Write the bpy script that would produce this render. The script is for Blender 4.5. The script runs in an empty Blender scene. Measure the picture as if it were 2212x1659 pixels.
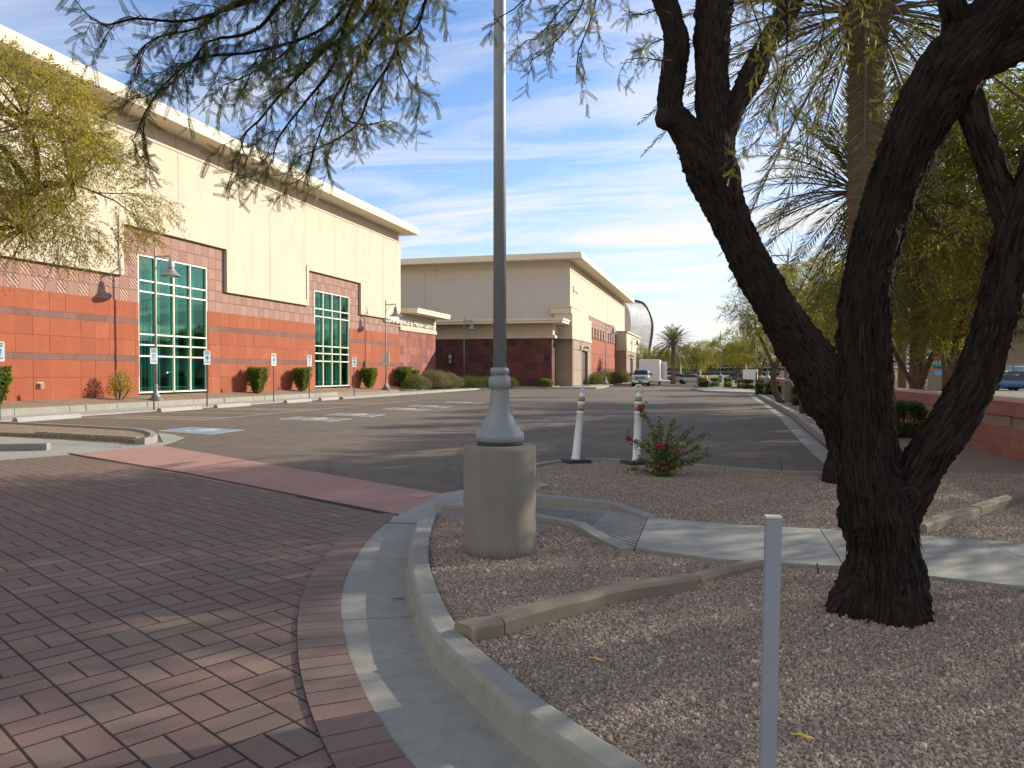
import bpy, math, random
import numpy as np
from mathutils import Vector, Matrix, noise
R = math.radians
random.seed(7)
C = bpy.context.scene.collection

# ------------------------------------------------------------------ camera
F, CX, CY, H = 1661., 1106., 829.5, 1.62          # photo measured on a 2212 px wide grid
PITCH = math.atan((CY-805)/F); YAW = math.atan(439/F)
cam = bpy.data.cameras.new('camera'); cam.sensor_width = 36; cam.lens = 36*F/2212
cam.clip_start = .05; cam.clip_end = 3000
co = bpy.data.objects.new('camera', cam); C.objects.link(co)
co.location = (0, 0, H); co.rotation_euler = (R(90)-PITCH, 0, YAW)
bpy.context.scene.camera = co

# ------------------------------------------------------------------ light
SAZ, SEL = R(49), R(22)                            # sun: clockwise from +Y, elevation
world = bpy.data.worlds.new('World'); bpy.context.scene.world = world; world.use_nodes = True
wn, wl = world.node_tree.nodes, world.node_tree.links
wn.clear()
wo = wn.new('ShaderNodeOutputWorld'); wb = wn.new('ShaderNodeBackground')
sky = wn.new('ShaderNodeTexSky'); sky.sky_type = 'NISHITA'; sky.sun_disc = False
sky.sun_elevation = SEL; sky.sun_rotation = SAZ
sky.air_density = 1.0; sky.dust_density = .7; sky.ozone_density = 2.2
# thin cirrus: noise on a plane high overhead
tcw = wn.new('ShaderNodeTexCoord'); sep = wn.new('ShaderNodeSeparateXYZ'); wl.new(tcw.outputs['Generated'], sep.inputs[0])
def wm(op, a, b=None, clamp=False):
    m = wn.new('ShaderNodeMath'); m.operation = op; m.use_clamp = clamp
    for i, x in enumerate((a, b)):
        if x is None: continue
        if hasattr(x, 'links'): wl.new(x, m.inputs[i])
        else: m.inputs[i].default_value = x
    return m.outputs[0]
zc = wm('MAXIMUM', sep.outputs[2], .0); zd = wm('ADD', zc, .09)
px_, py_ = wm('DIVIDE', sep.outputs[0], zd), wm('DIVIDE', sep.outputs[1], zd)
cmb = wn.new('ShaderNodeCombineXYZ'); wl.new(px_, cmb.inputs[0]); wl.new(py_, cmb.inputs[1])
mp = wn.new('ShaderNodeMapping'); mp.inputs['Rotation'].default_value = (0, 0, R(-22)); mp.inputs['Scale'].default_value = (.62, 2.3, 1)
wl.new(cmb.outputs[0], mp.inputs[0])
n1 = wn.new('ShaderNodeTexNoise'); n1.inputs['Scale'].default_value = 1.0; n1.inputs['Detail'].default_value = 9; n1.inputs['Roughness'].default_value = .62
n1.inputs['Distortion'].default_value = .7
wl.new(mp.outputs[0], n1.inputs['Vector'])
n2 = wn.new('ShaderNodeTexNoise'); n2.inputs['Scale'].default_value = .42; n2.inputs['Detail'].default_value = 3
wl.new(cmb.outputs[0], n2.inputs['Vector'])
cl = wm('MULTIPLY', wm('SUBTRACT', wm('ADD', wm('MULTIPLY', n1.outputs[0], 1.35), wm('MULTIPLY', n2.outputs[0], .6)), .84), 3.4, True)
lowf = wm('SUBTRACT', 1.0, wm('MULTIPLY', zc, 1.35), True)     # the far layer of cloud thickens towards the horizon
cl = wm('MULTIPLY', cl, wm('ADD', wm('MULTIPLY', lowf, .62), .27), True)
cl = wm('ADD', cl, wm('MULTIPLY', wm('POWER', lowf, 4.5), .72), True)
mx = wn.new('ShaderNodeMix'); mx.data_type = 'RGBA'
tint = wn.new('ShaderNodeMix'); tint.data_type = 'RGBA'; tint.blend_type = 'MULTIPLY'; tint.inputs[0].default_value = 1
tint.inputs[7].default_value = (.34, .41, .515, 1); wl.new(sky.outputs[0], tint.inputs[6])
wl.new(cl, mx.inputs[0]); wl.new(tint.outputs[2], mx.inputs[6])
# cirrus added over the unseen sky behind the camera, to lift the fill light
back = wm('MULTIPLY', wm('SUBTRACT', 0.0, wm('ADD', wm('MULTIPLY', sep.outputs[1], 1.3), wm('MULTIPLY', sep.outputs[0], .5)), True), .9, True)
cl = wm('MAXIMUM', cl, back)
wl.new(cl, mx.inputs[0])
mx.inputs[7].default_value = (2.15, 2.1, 2.02, 1)
wl.new(mx.outputs[2], wb.inputs[0]); wb.inputs[1].default_value = .15
wl.new(wb.outputs[0], wo.inputs[0])
sun = bpy.data.lights.new('sun', 'SUN'); sun.energy = 2.3; sun.angle = R(.5); sun.color = (1, .9, .74)
so = bpy.data.objects.new('sun', sun); C.objects.link(so)
SDIR = Vector((math.sin(SAZ)*math.cos(SEL), math.cos(SAZ)*math.cos(SEL), math.sin(SEL)))
so.rotation_euler = SDIR.to_track_quat('Z', 'Y').to_euler()
so.location = (20, 20, 30)
vs = bpy.context.scene.view_settings
vs.view_transform = 'Standard'; vs.look = 'None'; vs.exposure = 1.64; vs.gamma = 1
cy = bpy.context.scene.cycles
try:
    cy.max_bounces = 8; cy.transparent_max_bounces = 16; cy.use_denoising = True
except Exception: pass

# ------------------------------------------------------------------ photo pixel -> ground point
def ray(u, v):
    a = (u-CX)/F; b = -(v-CY)/F
    f = math.cos(PITCH)+b*math.sin(PITCH); z = b*math.cos(PITCH)-math.sin(PITCH)
    return (a*math.cos(YAW)-f*math.sin(YAW), a*math.sin(YAW)+f*math.cos(YAW), z)
def G(u, v, z=0.):
    d = ray(u, v); t = (z-H)/d[2]; return (d[0]*t, d[1]*t)
def D(u, v, dep):                                  # point at a given forward depth
    d = ray(u, v); return Vector((d[0]*dep, d[1]*dep, H+d[2]*dep))
def PX(u, X): d = ray(u, 800); return d[1]*X/d[0]  # Y on the plane x = X

# ------------------------------------------------------------------ materials
class NB:
    def __init__(s, name):
        s.m = bpy.data.materials.new(name); s.m.use_nodes = True
        s.n, s.l = s.m.node_tree.nodes, s.m.node_tree.links
        s.b = s.n['Principled BSDF']; s.tc = s.n.new('ShaderNodeTexCoord')
    def lk(s, x, inp):
        if x is None: return
        if hasattr(x, 'links'): s.l.new(x, inp)
        else:
            if isinstance(x, tuple) and len(x) == 3 and inp.type == 'RGBA': x = (*x, 1)
            inp.default_value = x
    def ma(s, op, a, b=None, c=None, clamp=False):
        m = s.n.new('ShaderNodeMath'); m.operation = op; m.use_clamp = clamp
        for i, x in enumerate((a, b, c)): s.lk(x, m.inputs[i])
        return m.outputs[0]
    def noise(s, scale, detail=4, rough=.55, vec=None, dist=0, sc=None):
        t = s.n.new('ShaderNodeTexNoise'); t.inputs['Scale'].default_value = scale; t.inputs['Detail'].default_value = detail
        t.inputs['Roughness'].default_value = rough; t.inputs['Distortion'].default_value = dist
        v = vec or s.tc.outputs['Object']
        if sc:
            mpn = s.n.new('ShaderNodeMapping'); mpn.inputs['Scale'].default_value = sc; s.l.new(v, mpn.inputs[0]); v = mpn.outputs[0]
        s.l.new(v, t.inputs['Vector']); return t.outputs[0]
    def mix(s, f, a, b, mode='MIX'):
        m = s.n.new('ShaderNodeMix'); m.data_type = 'RGBA'; m.blend_type = mode
        s.lk(f, m.inputs[0]); s.lk(a, m.inputs[6]); s.lk(b, m.inputs[7]); return m.outputs[2]
    def ramp(s, f, stops):
        r = s.n.new('ShaderNodeValToRGB'); s.l.new(f, r.inputs[0]); e = r.color_ramp.elements
        while len(e) < len(stops): e.new(.5)
        for k, (p, c) in enumerate(stops): e[k].position = p; e[k].color = (*c, 1) if len(c) == 3 else c
        return r.outputs[0]
    def bump(s, h, strength=.3, dist=.01, normal=None):
        b = s.n.new('ShaderNodeBump'); b.inputs['Strength'].default_value = strength; b.inputs['Distance'].default_value = dist
        s.l.new(h, b.inputs['Height'])
        if normal: s.l.new(normal, b.inputs['Normal'])
        s.l.new(b.outputs[0], s.b.inputs['Normal']); return b.outputs[0]
    def attr(s, name):
        a = s.n.new('ShaderNodeAttribute'); a.attribute_name = name; return a
    def fin(s, col, rough=.8, metal=0, spec=None):
        s.lk(col, s.b.inputs['Base Color']); s.lk(rough, s.b.inputs['Roughness']); s.b.inputs['Metallic'].default_value = metal
        if spec is not None: s.b.inputs['Specular IOR Level'].default_value = spec
        return s.m
def sc3(c, k): return tuple(min(1, x*k) for x in c)
def plain(name, col, rough=.7, var=.18, scale=3., bs=.2, bscale=60., bdist=.004, metal=0, spec=None, streak=None):
    b = NB(name)
    n = b.noise(scale, 5, .6); f = b.noise(bscale, 3, .6)
    c = b.mix(b.ma('MULTIPLY_ADD', n, 1.6, -.3, clamp=True), sc3(col, 1-var), sc3(col, 1+var))
    c = b.mix(b.ma('MULTIPLY', f, .35), c, sc3(col, 1-var*1.5))
    if streak:
        st = b.noise(1., 4, .6, sc=streak); c = b.mix(b.ma('MULTIPLY_ADD', st, 2.2, -1.15, clamp=True), c, sc3(col, .72))
    if bs: b.bump(f, bs, bdist)
    return b.fin(c, rough, metal, spec)

M = {}
M['stucco'] = plain('cream_stucco', (.56, .48, .36), .9, .09, .7, .35, 90, .006, streak=(1.6, 1.6, .16))
M['cornice'] = plain('pale_cornice_paint', (.70, .62, .47), .85, .05, .8, .15, 60, .004)
M['grey_stucco'] = plain('taupe_stucco', (.50, .45, .40), .9, .08, .7, .3, 90, .006)
M['roof'] = plain('roof_membrane', (.5, .48, .44), .9)
M['brown_panel'] = plain('brown_precast_panel', (.30, .225, .155), .88, .1, 1.2, .3, 70, .005)
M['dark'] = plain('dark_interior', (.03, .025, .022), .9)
M['door'] = plain('bronze_door_paint', (.09, .05, .045), .5, .1)
M['frame'] = plain('cream_window_frame', (.78, .74, .58), .5, .03, 2, 0)
M['letter'] = plain('pale_sign_letter', (.78, .76, .68), .45, .05)
M['fixture'] = plain('dark_bronze_fixture', (.05, .04, .035), .5)
M['lamp_lens'] = plain('frosted_lamp_lens', (.6, .57, .5), .3, .05, bs=0)
M['metal'] = plain('silver_painted_metal', (.27, .29, .295), .55, .12, 6, .06, 40, .002, metal=.3)
M['metal_dark'] = plain('dark_recess', (.05, .05, .05), .6)
M['pier'] = plain('weathered_concrete_pier', (.225, .205, .168), .88, .17, 3.5, .35, 70, .004, streak=(9, 9, .8))
M['white_plastic'] = plain('white_delineator_plastic', (.78, .80, .80), .45, .07, 9, .05, 30)
M['reflect_band'] = plain('dull_gold_reflective_tape', (.36, .30, .16), .35, .15, 25, 0)
M['rubber'] = plain('black_rubber', (.025, .025, .027), .75, .2, 8, .3, 60)
M['post_paint'] = plain('grey_blue_painted_post', (.27, .30, .345), .6, .08, 5, .1, 90, .002)
M['curbstone'] = plain('tan_concrete_edging', (.25, .205, .15), .95, .2, 5, .8, 120, .006)
M['chrome'] = plain('chrome', (.62, .62, .62), .2, .04, 2, 0, metal=1)
M['tyre'] = plain('tyre_rubber', (.02, .02, .02), .8)
M['van_white'] = plain('white_trailer_skin', (.74, .73, .70), .45, .04, 1.5, .02)
M['sign_green'] = plain('green_sign_sheeting', (.0, .28, .17), .4, .06, bs=0)
M['sign_white'] = plain('white_sign_sheeting', (.78, .80, .76), .4, .04, bs=0)
M['sign_blue'] = plain('blue_sign_sheeting', (.08, .36, .70), .4, .06, bs=0)
M['sign_ink'] = plain('dark_green_sign_ink', (.03, .16, .09), .5, .05, bs=0)
M['sign_red'] = plain('red_sign_face', (.42, .03, .05), .45, .08, bs=0)
M['sign_orange'] = plain('orange_sign_face', (.65, .2, .06), .5, .08, bs=0)
M['sign_back'] = plain('grey_sign_back', (.42, .38, .31), .6, .05)
M['galv'] = plain('galvanised_sign_post', (.10, .11, .12), .5, .15, 5, .1, metal=.5)
M['lot_paint'] = None
M['blue_glass'] = plain('blue_glass_facade', (.20, .34, .46), .15, .12, .08, 0, metal=.3)
M['mountain'] = plain('distant_hills', (.2, .22, .24), 1, .1, .01, 0)
M['orange'] = plain('orange_plastic', (.8, .16, .03), .5)
M['yellow'] = plain('yellow_paint', (.75, .45, .05), .5)
M['banner_y'] = plain('yellow_banner', (.75, .48, .1), .7)
M['pink_stucco'] = plain('pale_pink_fence', (.62, .42, .34), .9)
M['wood'] = None

def concrete(name, col, rings=False):
    b = NB(name)
    n = b.noise(.9, 6, .65); n2 = b.noise(9, 5, .6); n3 = b.noise(220, 2, .5)
    c = b.mix(b.ma('MULTIPLY_ADD', n, 2.0, -.5, clamp=True), sc3(col, .8), sc3(col, 1.13))
    c = b.mix(b.ma('MULTIPLY_ADD', n2, 2.8, -1.35, clamp=True), c, sc3(col, .68))
    st = b.noise(2.3, 7, .72, dist=1.5); c = b.mix(b.ma('MULTIPLY_ADD', st, 6, -3.7, clamp=True), c, sc3(col, .55))
    c = b.mix(b.ma('MULTIPLY', n3, .3), c, sc3(col, .7))
    b.bump(b.ma('ADD', n3, b.ma('MULTIPLY', n2, .6)), .35, .003)
    return b.fin(c, .88)
M['concrete'] = concrete('broomed_concrete', (.33, .315, .27))
M['curb'] = concrete('curb_concrete', (.30, .285, .24))
M['walk_far'] = concrete('pale_walk_concrete', (.37, .35, .31))
M['ramp_dark'] = concrete('shaded_relief_concrete', (.245, .232, .20))  # darker tone stands in for the shading of grooves and domes
M['red_conc'] = concrete('red_tinted_concrete', (.40, .215, .165))

def asphalt():
    b = NB('worn_asphalt')
    big = b.noise(.22, 5, .6); mid = b.noise(2.2, 5, .6); fine = b.noise(170, 2, .6)
    vo = b.n.new('ShaderNodeTexVoronoi'); vo.inputs['Scale'].default_value = 90; b.l.new(b.tc.outputs['Object'], vo.inputs['Vector'])
    c = b.mix(b.ma('MULTIPLY_ADD', big, 2.2, -.6, clamp=True), (.128, .098, .072), (.20, .157, .118))
    c = b.mix(b.ma('MULTIPLY_ADD', mid, 2, -.7, clamp=True), c, (.105, .085, .067))
    sp = b.ma('GREATER_THAN', b.noise(120, 1, .5), .62)
    c = b.mix(b.ma('MULTIPLY', sp, .35), c, (.32, .28, .23))
    # cracks: edges of large distorted cells
    w = b.noise(.9, 3, .6); mpn = b.n.new('ShaderNodeVectorMath'); mpn.operation = 'ADD'
    cm = b.n.new('ShaderNodeCombineXYZ'); b.l.new(w, cm.inputs[0]); b.l.new(b.noise(1.1, 3, .6, sc=(1, 1.2, 1)), cm.inputs[1])
    b.l.new(b.tc.outputs['Object'], mpn.inputs[0]); b.l.new(cm.outputs[0], mpn.inputs[1])
    v2 = b.n.new('ShaderNodeTexVoronoi'); v2.feature = 'DISTANCE_TO_EDGE'; v2.inputs['Scale'].default_value = .13; b.l.new(mpn.outputs[0], v2.inputs['Vector'])
    cr = b.ma('LESS_THAN', v2.outputs['Distance'], .0012)
    c = b.mix(b.ma('MULTIPLY', cr, .8), c, (.03, .025, .02))
    b.bump(b.ma('ADD', b.ma('MULTIPLY', vo.outputs['Distance'], .8), fine), .5, .006)
    return b.fin(c, .9, spec=.25)
M['asphalt'] = asphalt()

def pavers():
    # basket weave of 15 x 31 cm concrete bricks, cell 0.31 m, axis -28.5 degrees
    b = NB('basket_weave_pavers')
    mpn = b.n.new('ShaderNodeMapping'); mpn.vector_type = 'POINT'
    mpn.inputs['Rotation'].default_value = (0, 0, R(28.5)); mpn.inputs['Scale'].default_value = (1, 1, 1)
    b.l.new(b.tc.outputs['Object'], mpn.inputs[0])
    wob = b.noise(.8, 2, .5)
    sp = b.n.new('ShaderNodeSeparateXYZ'); b.l.new(mpn.outputs[0], sp.inputs[0])
    s = 1/.315
    x = b.ma('ADD', b.ma('MULTIPLY', sp.outputs[0], s), b.ma('MULTIPLY', wob, .05)); y = b.ma('ADD', b.ma('MULTIPLY', sp.outputs[1], s), b.ma('MULTIPLY', wob, .05))
    cx, cyy = b.ma('FLOOR', x), b.ma('FLOOR', y); fx, fy = b.ma('FRACT', x), b.ma('FRACT', y)
    par = b.ma('FLOORED_MODULO', b.ma('ADD', cx, cyy), 2.)
    # p = coordinate cut in two (par 0 -> x, par 1 -> y)
    inv = b.ma('SUBTRACT', 1., par)
    p = b.ma('ADD', b.ma('MULTIPLY', fx, inv), b.ma('MULTIPLY', fy, par))
    q = b.ma('ADD', b.ma('MULTIPLY', fy, inv), b.ma('MULTIPLY', fx, par))
    p2 = b.ma('MULTIPLY', p, 2.); ip = b.ma('FLOOR', p2); fp = b.ma('FRACT', p2)
    dp = b.ma('MULTIPLY', b.ma('MINIMUM', fp, b.ma('SUBTRACT', 1., fp)), .5)
    dq = b.ma('MINIMUM', q, b.ma('SUBTRACT', 1., q))
    d = b.ma('MINIMUM', dp, dq)
    joint = b.ma('SUBTRACT', 1., b.ma('DIVIDE', b.ma('SUBTRACT', d, .012), .02), clamp=True)
    cm = b.n.new('ShaderNodeCombineXYZ'); b.l.new(cx, cm.inputs[0]); b.l.new(cyy, cm.inputs[1]); b.l.new(ip, cm.inputs[2])
    wnz = b.n.new('ShaderNodeTexWhiteNoise'); b.l.new(cm.outputs[0], wnz.inputs['Vector'])
    c = b.ramp(wnz.outputs['Value'], [(0, (.21, .13, .105)), (.3, (.19, .118, .10)), (.55, (.215, .14, .108)), (.78, (.195, .14, .117)), (.93, (.22, .15, .117)), (1, (.26, .18, .133))])
    c = b.mix(b.ma('MULTIPLY_ADD', b.noise(.45, 4, .6), 2, -.6, clamp=True), c, b.mix(.5, c, (.25, .17, .125)))
    c = b.mix(b.ma('MULTIPLY', b.noise(260, 2, .6), .5), c, b.mix(.55, c, (.05, .035, .03)))
    sp2 = b.ma('GREATER_THAN', b.noise(190, 1, .5), .68)
    c = b.mix(b.ma('MULTIPLY', sp2, .3), c, (.4, .32, .26))
    c = b.mix(b.ma('MULTIPLY_ADD', b.noise(1.4, 6, .7, dist=1), 5, -2.9, clamp=True), c, b.mix(.45, c, (.07, .05, .042)))
    c = b.mix(b.ma('MULTIPLY', joint, .94), c, (.022, .016, .013))
    h = b.ma('ADD', b.ma('MULTIPLY', b.ma('SUBTRACT', 1., joint), 1.), b.ma('MULTIPLY', b.noise(240, 2, .6), .22))
    h = b.ma('ADD', h, b.ma('MULTIPLY', wnz.outputs['Value'], .35))
    b.bump(h, .6, .006)
    return b.fin(c, .86, spec=.3)
M['pavers'] = pavers()

def brickcol(name, stops, bumpy=.4, rough=.86, grain=(1, 1, 1), veins=True):
    b = NB(name); a = b.attr('rnd')
    c = b.ramp(a.outputs['Fac'], stops)
    n = b.noise(2.2, 6, .65, dist=1.2, sc=grain); n3 = b.noise(70, 3, .6)
    c = b.mix(b.ma('MULTIPLY_ADD', n, 2.6, -1.0, clamp=True), c, b.mix(.6, c, sc3(stops[0][1], .75)))
    if veins:
        v = b.noise(1.3, 7, .7, dist=2.5, sc=grain); v = b.ma('LESS_THAN', b.ma('ABSOLUTE', b.ma('SUBTRACT', v, .5)), .006)
        c = b.mix(b.ma('MULTIPLY', v, .5), c, sc3(stops[0][1], .5))
    b.bump(b.ma('ADD', n3, b.ma('MULTIPLY', n, 1.5)), bumpy, .01)
    return b.fin(c, rough)
M['soldier'] = brickcol('border_paver_brick', [(0, (.19, .118, .096)), (.5, (.18, .122, .10)), (1, (.215, .145, .113))], .4, veins=False)
M['redstone'] = brickcol('orange_red_sandstone', [(0, (.29, .070, .028)), (.25, (.32, .079, .031)), (.88, (.335, .086, .034)), (1, (.37, .108, .045))], .5)
M['plum'] = brickcol('plum_stone_stripe', [(0, (.155, .072, .055)), (1, (.21, .105, .08))], .3)
M['maroon'] = brickcol('maroon_stone', [(0, (.17, .055, .045)), (.5, (.27, .085, .062)), (1, (.36, .125, .085))], .4)
M['maroon_shaded'] = brickcol('shaded_maroon_stone', [(0, (.07, .024, .024)), (.5, (.115, .036, .032)), (1, (.155, .052, .042))], .4)  # same maroon stone, darkened in colour for the wall in shade
M['blockwall'] = brickcol('red_brown_masonry', [(0, (.30, .115, .075)), (.5, (.34, .135, .09)), (1, (.38, .16, .105))], .7, veins=False)
M['arena'] = brickcol('pale_metal_arena_panel', [(0, (.20, .205, .20)), (1, (.31, .31, .295))], .1, .45, veins=False)

def frieze():
    # square cast panels, every other one with strong diagonal ribs
    b = NB('rose_cast_frieze_panel'); sp = b.n.new('ShaderNodeSeparateXYZ'); b.l.new(b.tc.outputs['Object'], sp.inputs[0])
    s = 1/.585
    x = b.ma('MULTIPLY', b.ma('ADD', sp.outputs[1], .2), s); y = b.ma('MULTIPLY', b.ma('SUBTRACT', sp.outputs[2], 4.43), s)
    par = b.ma('FLOORED_MODULO', b.ma('ADD', b.ma('FLOOR', x), b.ma('FLOOR', y)), 2.)
    fx, fy = b.ma('FRACT', x), b.ma('FRACT', y)
    d = b.ma('MINIMUM', b.ma('MINIMUM', fx, b.ma('SUBTRACT', 1., fx)), b.ma('MINIMUM', fy, b.ma('SUBTRACT', 1., fy)))
    joint = b.ma('LESS_THAN', d, .022); fld = b.ma('GREATER_THAN', d, .05)
    ribs = b.ma('FRACT', b.ma('MULTIPLY', b.ma('ADD', fx, fy), 3.0))
    rib = b.ma('GREATER_THAN', ribs, .5)
    amt = b.ma('MULTIPLY_ADD', par, .8, .12)
    wnz = b.n.new('ShaderNodeTexWhiteNoise'); cm = b.n.new('ShaderNodeCombineXYZ'); b.l.new(b.ma('FLOOR', x), cm.inputs[0]); b.l.new(b.ma('FLOOR', y), cm.inputs[1]); b.l.new(cm.outputs[0], wnz.inputs['Vector'])
    c = b.mix(wnz.outputs['Value'], (.25, .135, .105), (.305, .17, .13))
    c = b.mix(b.ma('MULTIPLY', b.ma('MULTIPLY', rib, fld), b.ma('MULTIPLY', amt, .9)), c, (.40, .255, .19))  # rib light and shade put into the colour as paler stripes
    c = b.mix(b.ma('MULTIPLY', joint, .6), c, (.16, .08, .07))
    h = b.ma('MULTIPLY', b.ma('MULTIPLY', b.ma('PINGPONG', ribs, .5), fld), amt)
    b.bump(b.ma('SUBTRACT', h, joint), 1., .05)
    return b.fin(c, .88)
M['frieze'] = frieze()

def gravel(name, cols, scale=75):
    b = NB(name)
    vo = b.n.new('ShaderNodeTexVoronoi'); vo.inputs['Scale'].default_value = scale; b.l.new(b.tc.outputs['Object'], vo.inputs['Vector'])
    sp = b.n.new('ShaderNodeSeparateColor'); b.l.new(vo.outputs['Color'], sp.inputs[0])
    c = b.ramp(sp.outputs[0], [(0, sc3(cols[0], .8)), (.35, cols[0]), (.65, cols[1]), (1, cols[2])])
    c = b.mix(b.ma('MULTIPLY_ADD', vo.outputs['Distance'], 1.6, -.35, clamp=True), c, sc3(cols[0], .55))  # shade in the gaps between stones put into the colour
    c = b.mix(b.ma('MULTIPLY_ADD', b.noise(.7, 5, .6), 2, -.7, clamp=True), c, b.mix(.35, c, sc3(cols[0], .7)))
    b.bump(b.ma('SUBTRACT', 1., vo.outputs['Distance']), .9, .012)
    return b.fin(c, .92)
M['gravel'] = gravel('pink_grey_gravel', [(.33, .24, .18), (.45, .34, .26), (.56, .44, .34)])
M['gravel_tan'] = gravel('tan_gravel', [(.27, .18, .11), (.38, .27, .17), (.50, .38, .25)], 30)
def stone_mat():
    b = NB('pink_grey_gravel_stone'); oi = b.n.new('ShaderNodeObjectInfo')
    c = b.ramp(oi.outputs['Random'], [(0, (.16, .125, .098)), (.25, (.285, .21, .16)), (.5, (.38, .29, .22)), (.72, (.31, .25, .20)), (.9, (.48, .375, .285)), (1, (.64, .54, .43))])
    c = b.mix(b.ma('MULTIPLY', b.noise(60, 2, .5), .5), c, b.mix(.5, c, (.1, .08, .07)))
    return b.fin(c, .85)
M['stone'] = stone_mat()

def bark(name, dark, light, tint, use_uv=True):
    b = NB(name); v = b.tc.outputs['UV'] if use_uv else b.tc.outputs['Object']
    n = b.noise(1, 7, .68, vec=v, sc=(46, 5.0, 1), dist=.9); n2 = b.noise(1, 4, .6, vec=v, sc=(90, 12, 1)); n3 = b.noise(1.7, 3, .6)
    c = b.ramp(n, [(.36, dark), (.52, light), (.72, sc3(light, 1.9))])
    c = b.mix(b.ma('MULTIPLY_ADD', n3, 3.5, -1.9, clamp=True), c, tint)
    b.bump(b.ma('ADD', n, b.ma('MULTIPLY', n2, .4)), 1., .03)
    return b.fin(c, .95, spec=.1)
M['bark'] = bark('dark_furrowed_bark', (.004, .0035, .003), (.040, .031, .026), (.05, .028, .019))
M['bark_far'] = bark('grey_brown_bark', (.05, .037, .026), (.15, .105, .075), (.17, .10, .06))
M['palm_bark'] = plain('palm_boot_bark', (.18, .12, .078), .95, .35, 9, .8, 50, .02)

def leafm(name, stops, trans=.45, rough=.55):
    b = NB(name); a = b.attr('rnd')
    c = b.ramp(a.outputs['Fac'], stops)
    c = b.mix(b.ma('MULTIPLY_ADD', b.noise(.9, 3, .5), 3, -1., clamp=True), c, b.mix(.45, c, stops[-1][1]))
    b.fin(c, rough, spec=.25)
    t = b.n.new('ShaderNodeBsdfTranslucent'); b.l.new(b.mix(.5, c, (.35, .33, .03)), t.inputs[0])
    mxs = b.n.new('ShaderNodeMixShader'); mxs.inputs[0].default_value = trans
    b.l.new(b.b.outputs[0], mxs.inputs[1]); b.l.new(t.outputs[0], mxs.inputs[2])
    b.l.new(mxs.outputs[0], b.n['Material Output'].inputs[0]); return b.m
M['leaf_near'] = leafm('mesquite_leaflet', [(0, (.022, .04, .018)), (.6, (.045, .07, .026)), (.85, (.09, .085, .02)), (1, (.22, .15, .03))], .32)
M['leaf_mesq'] = leafm('mesquite_leaf', [(0, (.07, .10, .025)), (.6, (.14, .17, .04)), (1, (.34, .29, .06))], .6)
M['leaf_yellow'] = leafm('yellow_green_leaf', [(0, (.14, .17, .025)), (.5, (.33, .29, .045)), (1, (.55, .40, .07))], .45)
M['leaf_dark'] = leafm('dark_green_leaf', [(0, (.02, .04, .012)), (.6, (.045, .075, .02)), (1, (.09, .12, .035))], .3)
M['leaf_bright'] = leafm('bright_hedge_leaf', [(0, (.04, .085, .012)), (.6, (.09, .16, .02)), (1, (.2, .27, .05))], .35)
M['leaf_sage'] = leafm('sage_grass_leaf', [(0, (.09, .09, .045)), (.6, (.16, .15, .085)), (1, (.28, .25, .15))], .3)
M['frond'] = leafm('palm_frond_leaflet', [(0, (.03, .045, .02)), (.6, (.06, .08, .035)), (.9, (.13, .12, .05)), (1, (.24, .18, .06))], .3)
M['petal'] = leafm('magenta_bract', [(0, (.45, .01, .14)), (1, (.7, .03, .3))], .4)

def glass(name, tint, refl=.28):
    b = NB(name); g = b.n.new('ShaderNodeBsdfGlossy'); g.inputs['Roughness'].default_value = .02; g.inputs[0].default_value = (.9, .95, .95, 1)
    t = b.n.new('ShaderNodeBsdfTransparent'); t.inputs[0].default_value = (*tint, 1)
    fr = b.n.new('ShaderNodeLayerWeight'); fr.inputs[0].default_value = .25
    f = b.ma('MULTIPLY_ADD', fr.outputs['Fresnel'], .35, refl*.35, clamp=True)
    mxs = b.n.new('ShaderNodeMixShader'); b.l.new(f, mxs.inputs[0]); b.l.new(t.outputs[0], mxs.inputs[1]); b.l.new(g.outputs[0], mxs.inputs[2])
    b.l.new(mxs.outputs[0], b.n['Material Output'].inputs[0]); return b.m
M['glass'] = glass('teal_tinted_glass', (.45, .72, .64), .0)
M['car_glass'] = plain('dark_car_glass', (.015, .02, .022), .06, .05, bs=0)
def curtain():
    b = NB('teal_curtain'); n = b.noise(1, 3, .5, sc=(1, 9, .1))
    c = b.mix(b.ma('MULTIPLY_ADD', n, 4, -1.6, clamp=True), (.06, .2, .16), (.55, .85, .75)); return b.fin(c, .9)  # light and shade of the folds painted as pale and dark bands
M['curtain'] = curtain()
def carpaint(name, col, metal=.0):
    b = NB(name); b.fin(col, .28, metal); b.b.inputs['Coat Weight'].default_value = .6; b.b.inputs['Coat Roughness'].default_value = .06
    c = b.mix(b.ma('MULTIPLY', b.noise(1.5, 4, .6), .25), col, sc3(col, .7)); b.l.new(c, b.b.inputs['Base Color']); return b.m
CARS = {k: carpaint(k+'_car_paint', c) for k, c in dict(white=(.75, .75, .73), silver=(.42, .44, .46), blue=(.04, .10, .25), black=(.02, .02, .022), navy=(.02, .03, .07), grey=(.2, .21, .22)).items()}
CARS['silver_truck'] = carpaint('silver_truck_paint', (.46, .47, .48), .4)
def paint_mark(name, col, wear=.5):
    b = NB(name); n = b.noise(3.2, 6, .7); f = b.noise(60, 3, .6)
    k = b.ma('MULTIPLY_ADD', b.ma('ADD', n, b.ma('MULTIPLY', f, .35)), 5., -5.*(.675+.22*(wear-.5)*-1), clamp=True)
    c = b.mix(k, col, (.13, .105, .085)); b.bump(f, .4, .004); return b.fin(c, .85)
M['mark_white'] = paint_mark('worn_white_line_paint', (.60, .50, .35), -.1)
M['mark_blue'] = paint_mark('worn_blue_stall_paint', (.16, .30, .44), .5)
M['mark_faded'] = paint_mark('faded_blue_stall_paint', (.19, .24, .28), .75)
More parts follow.
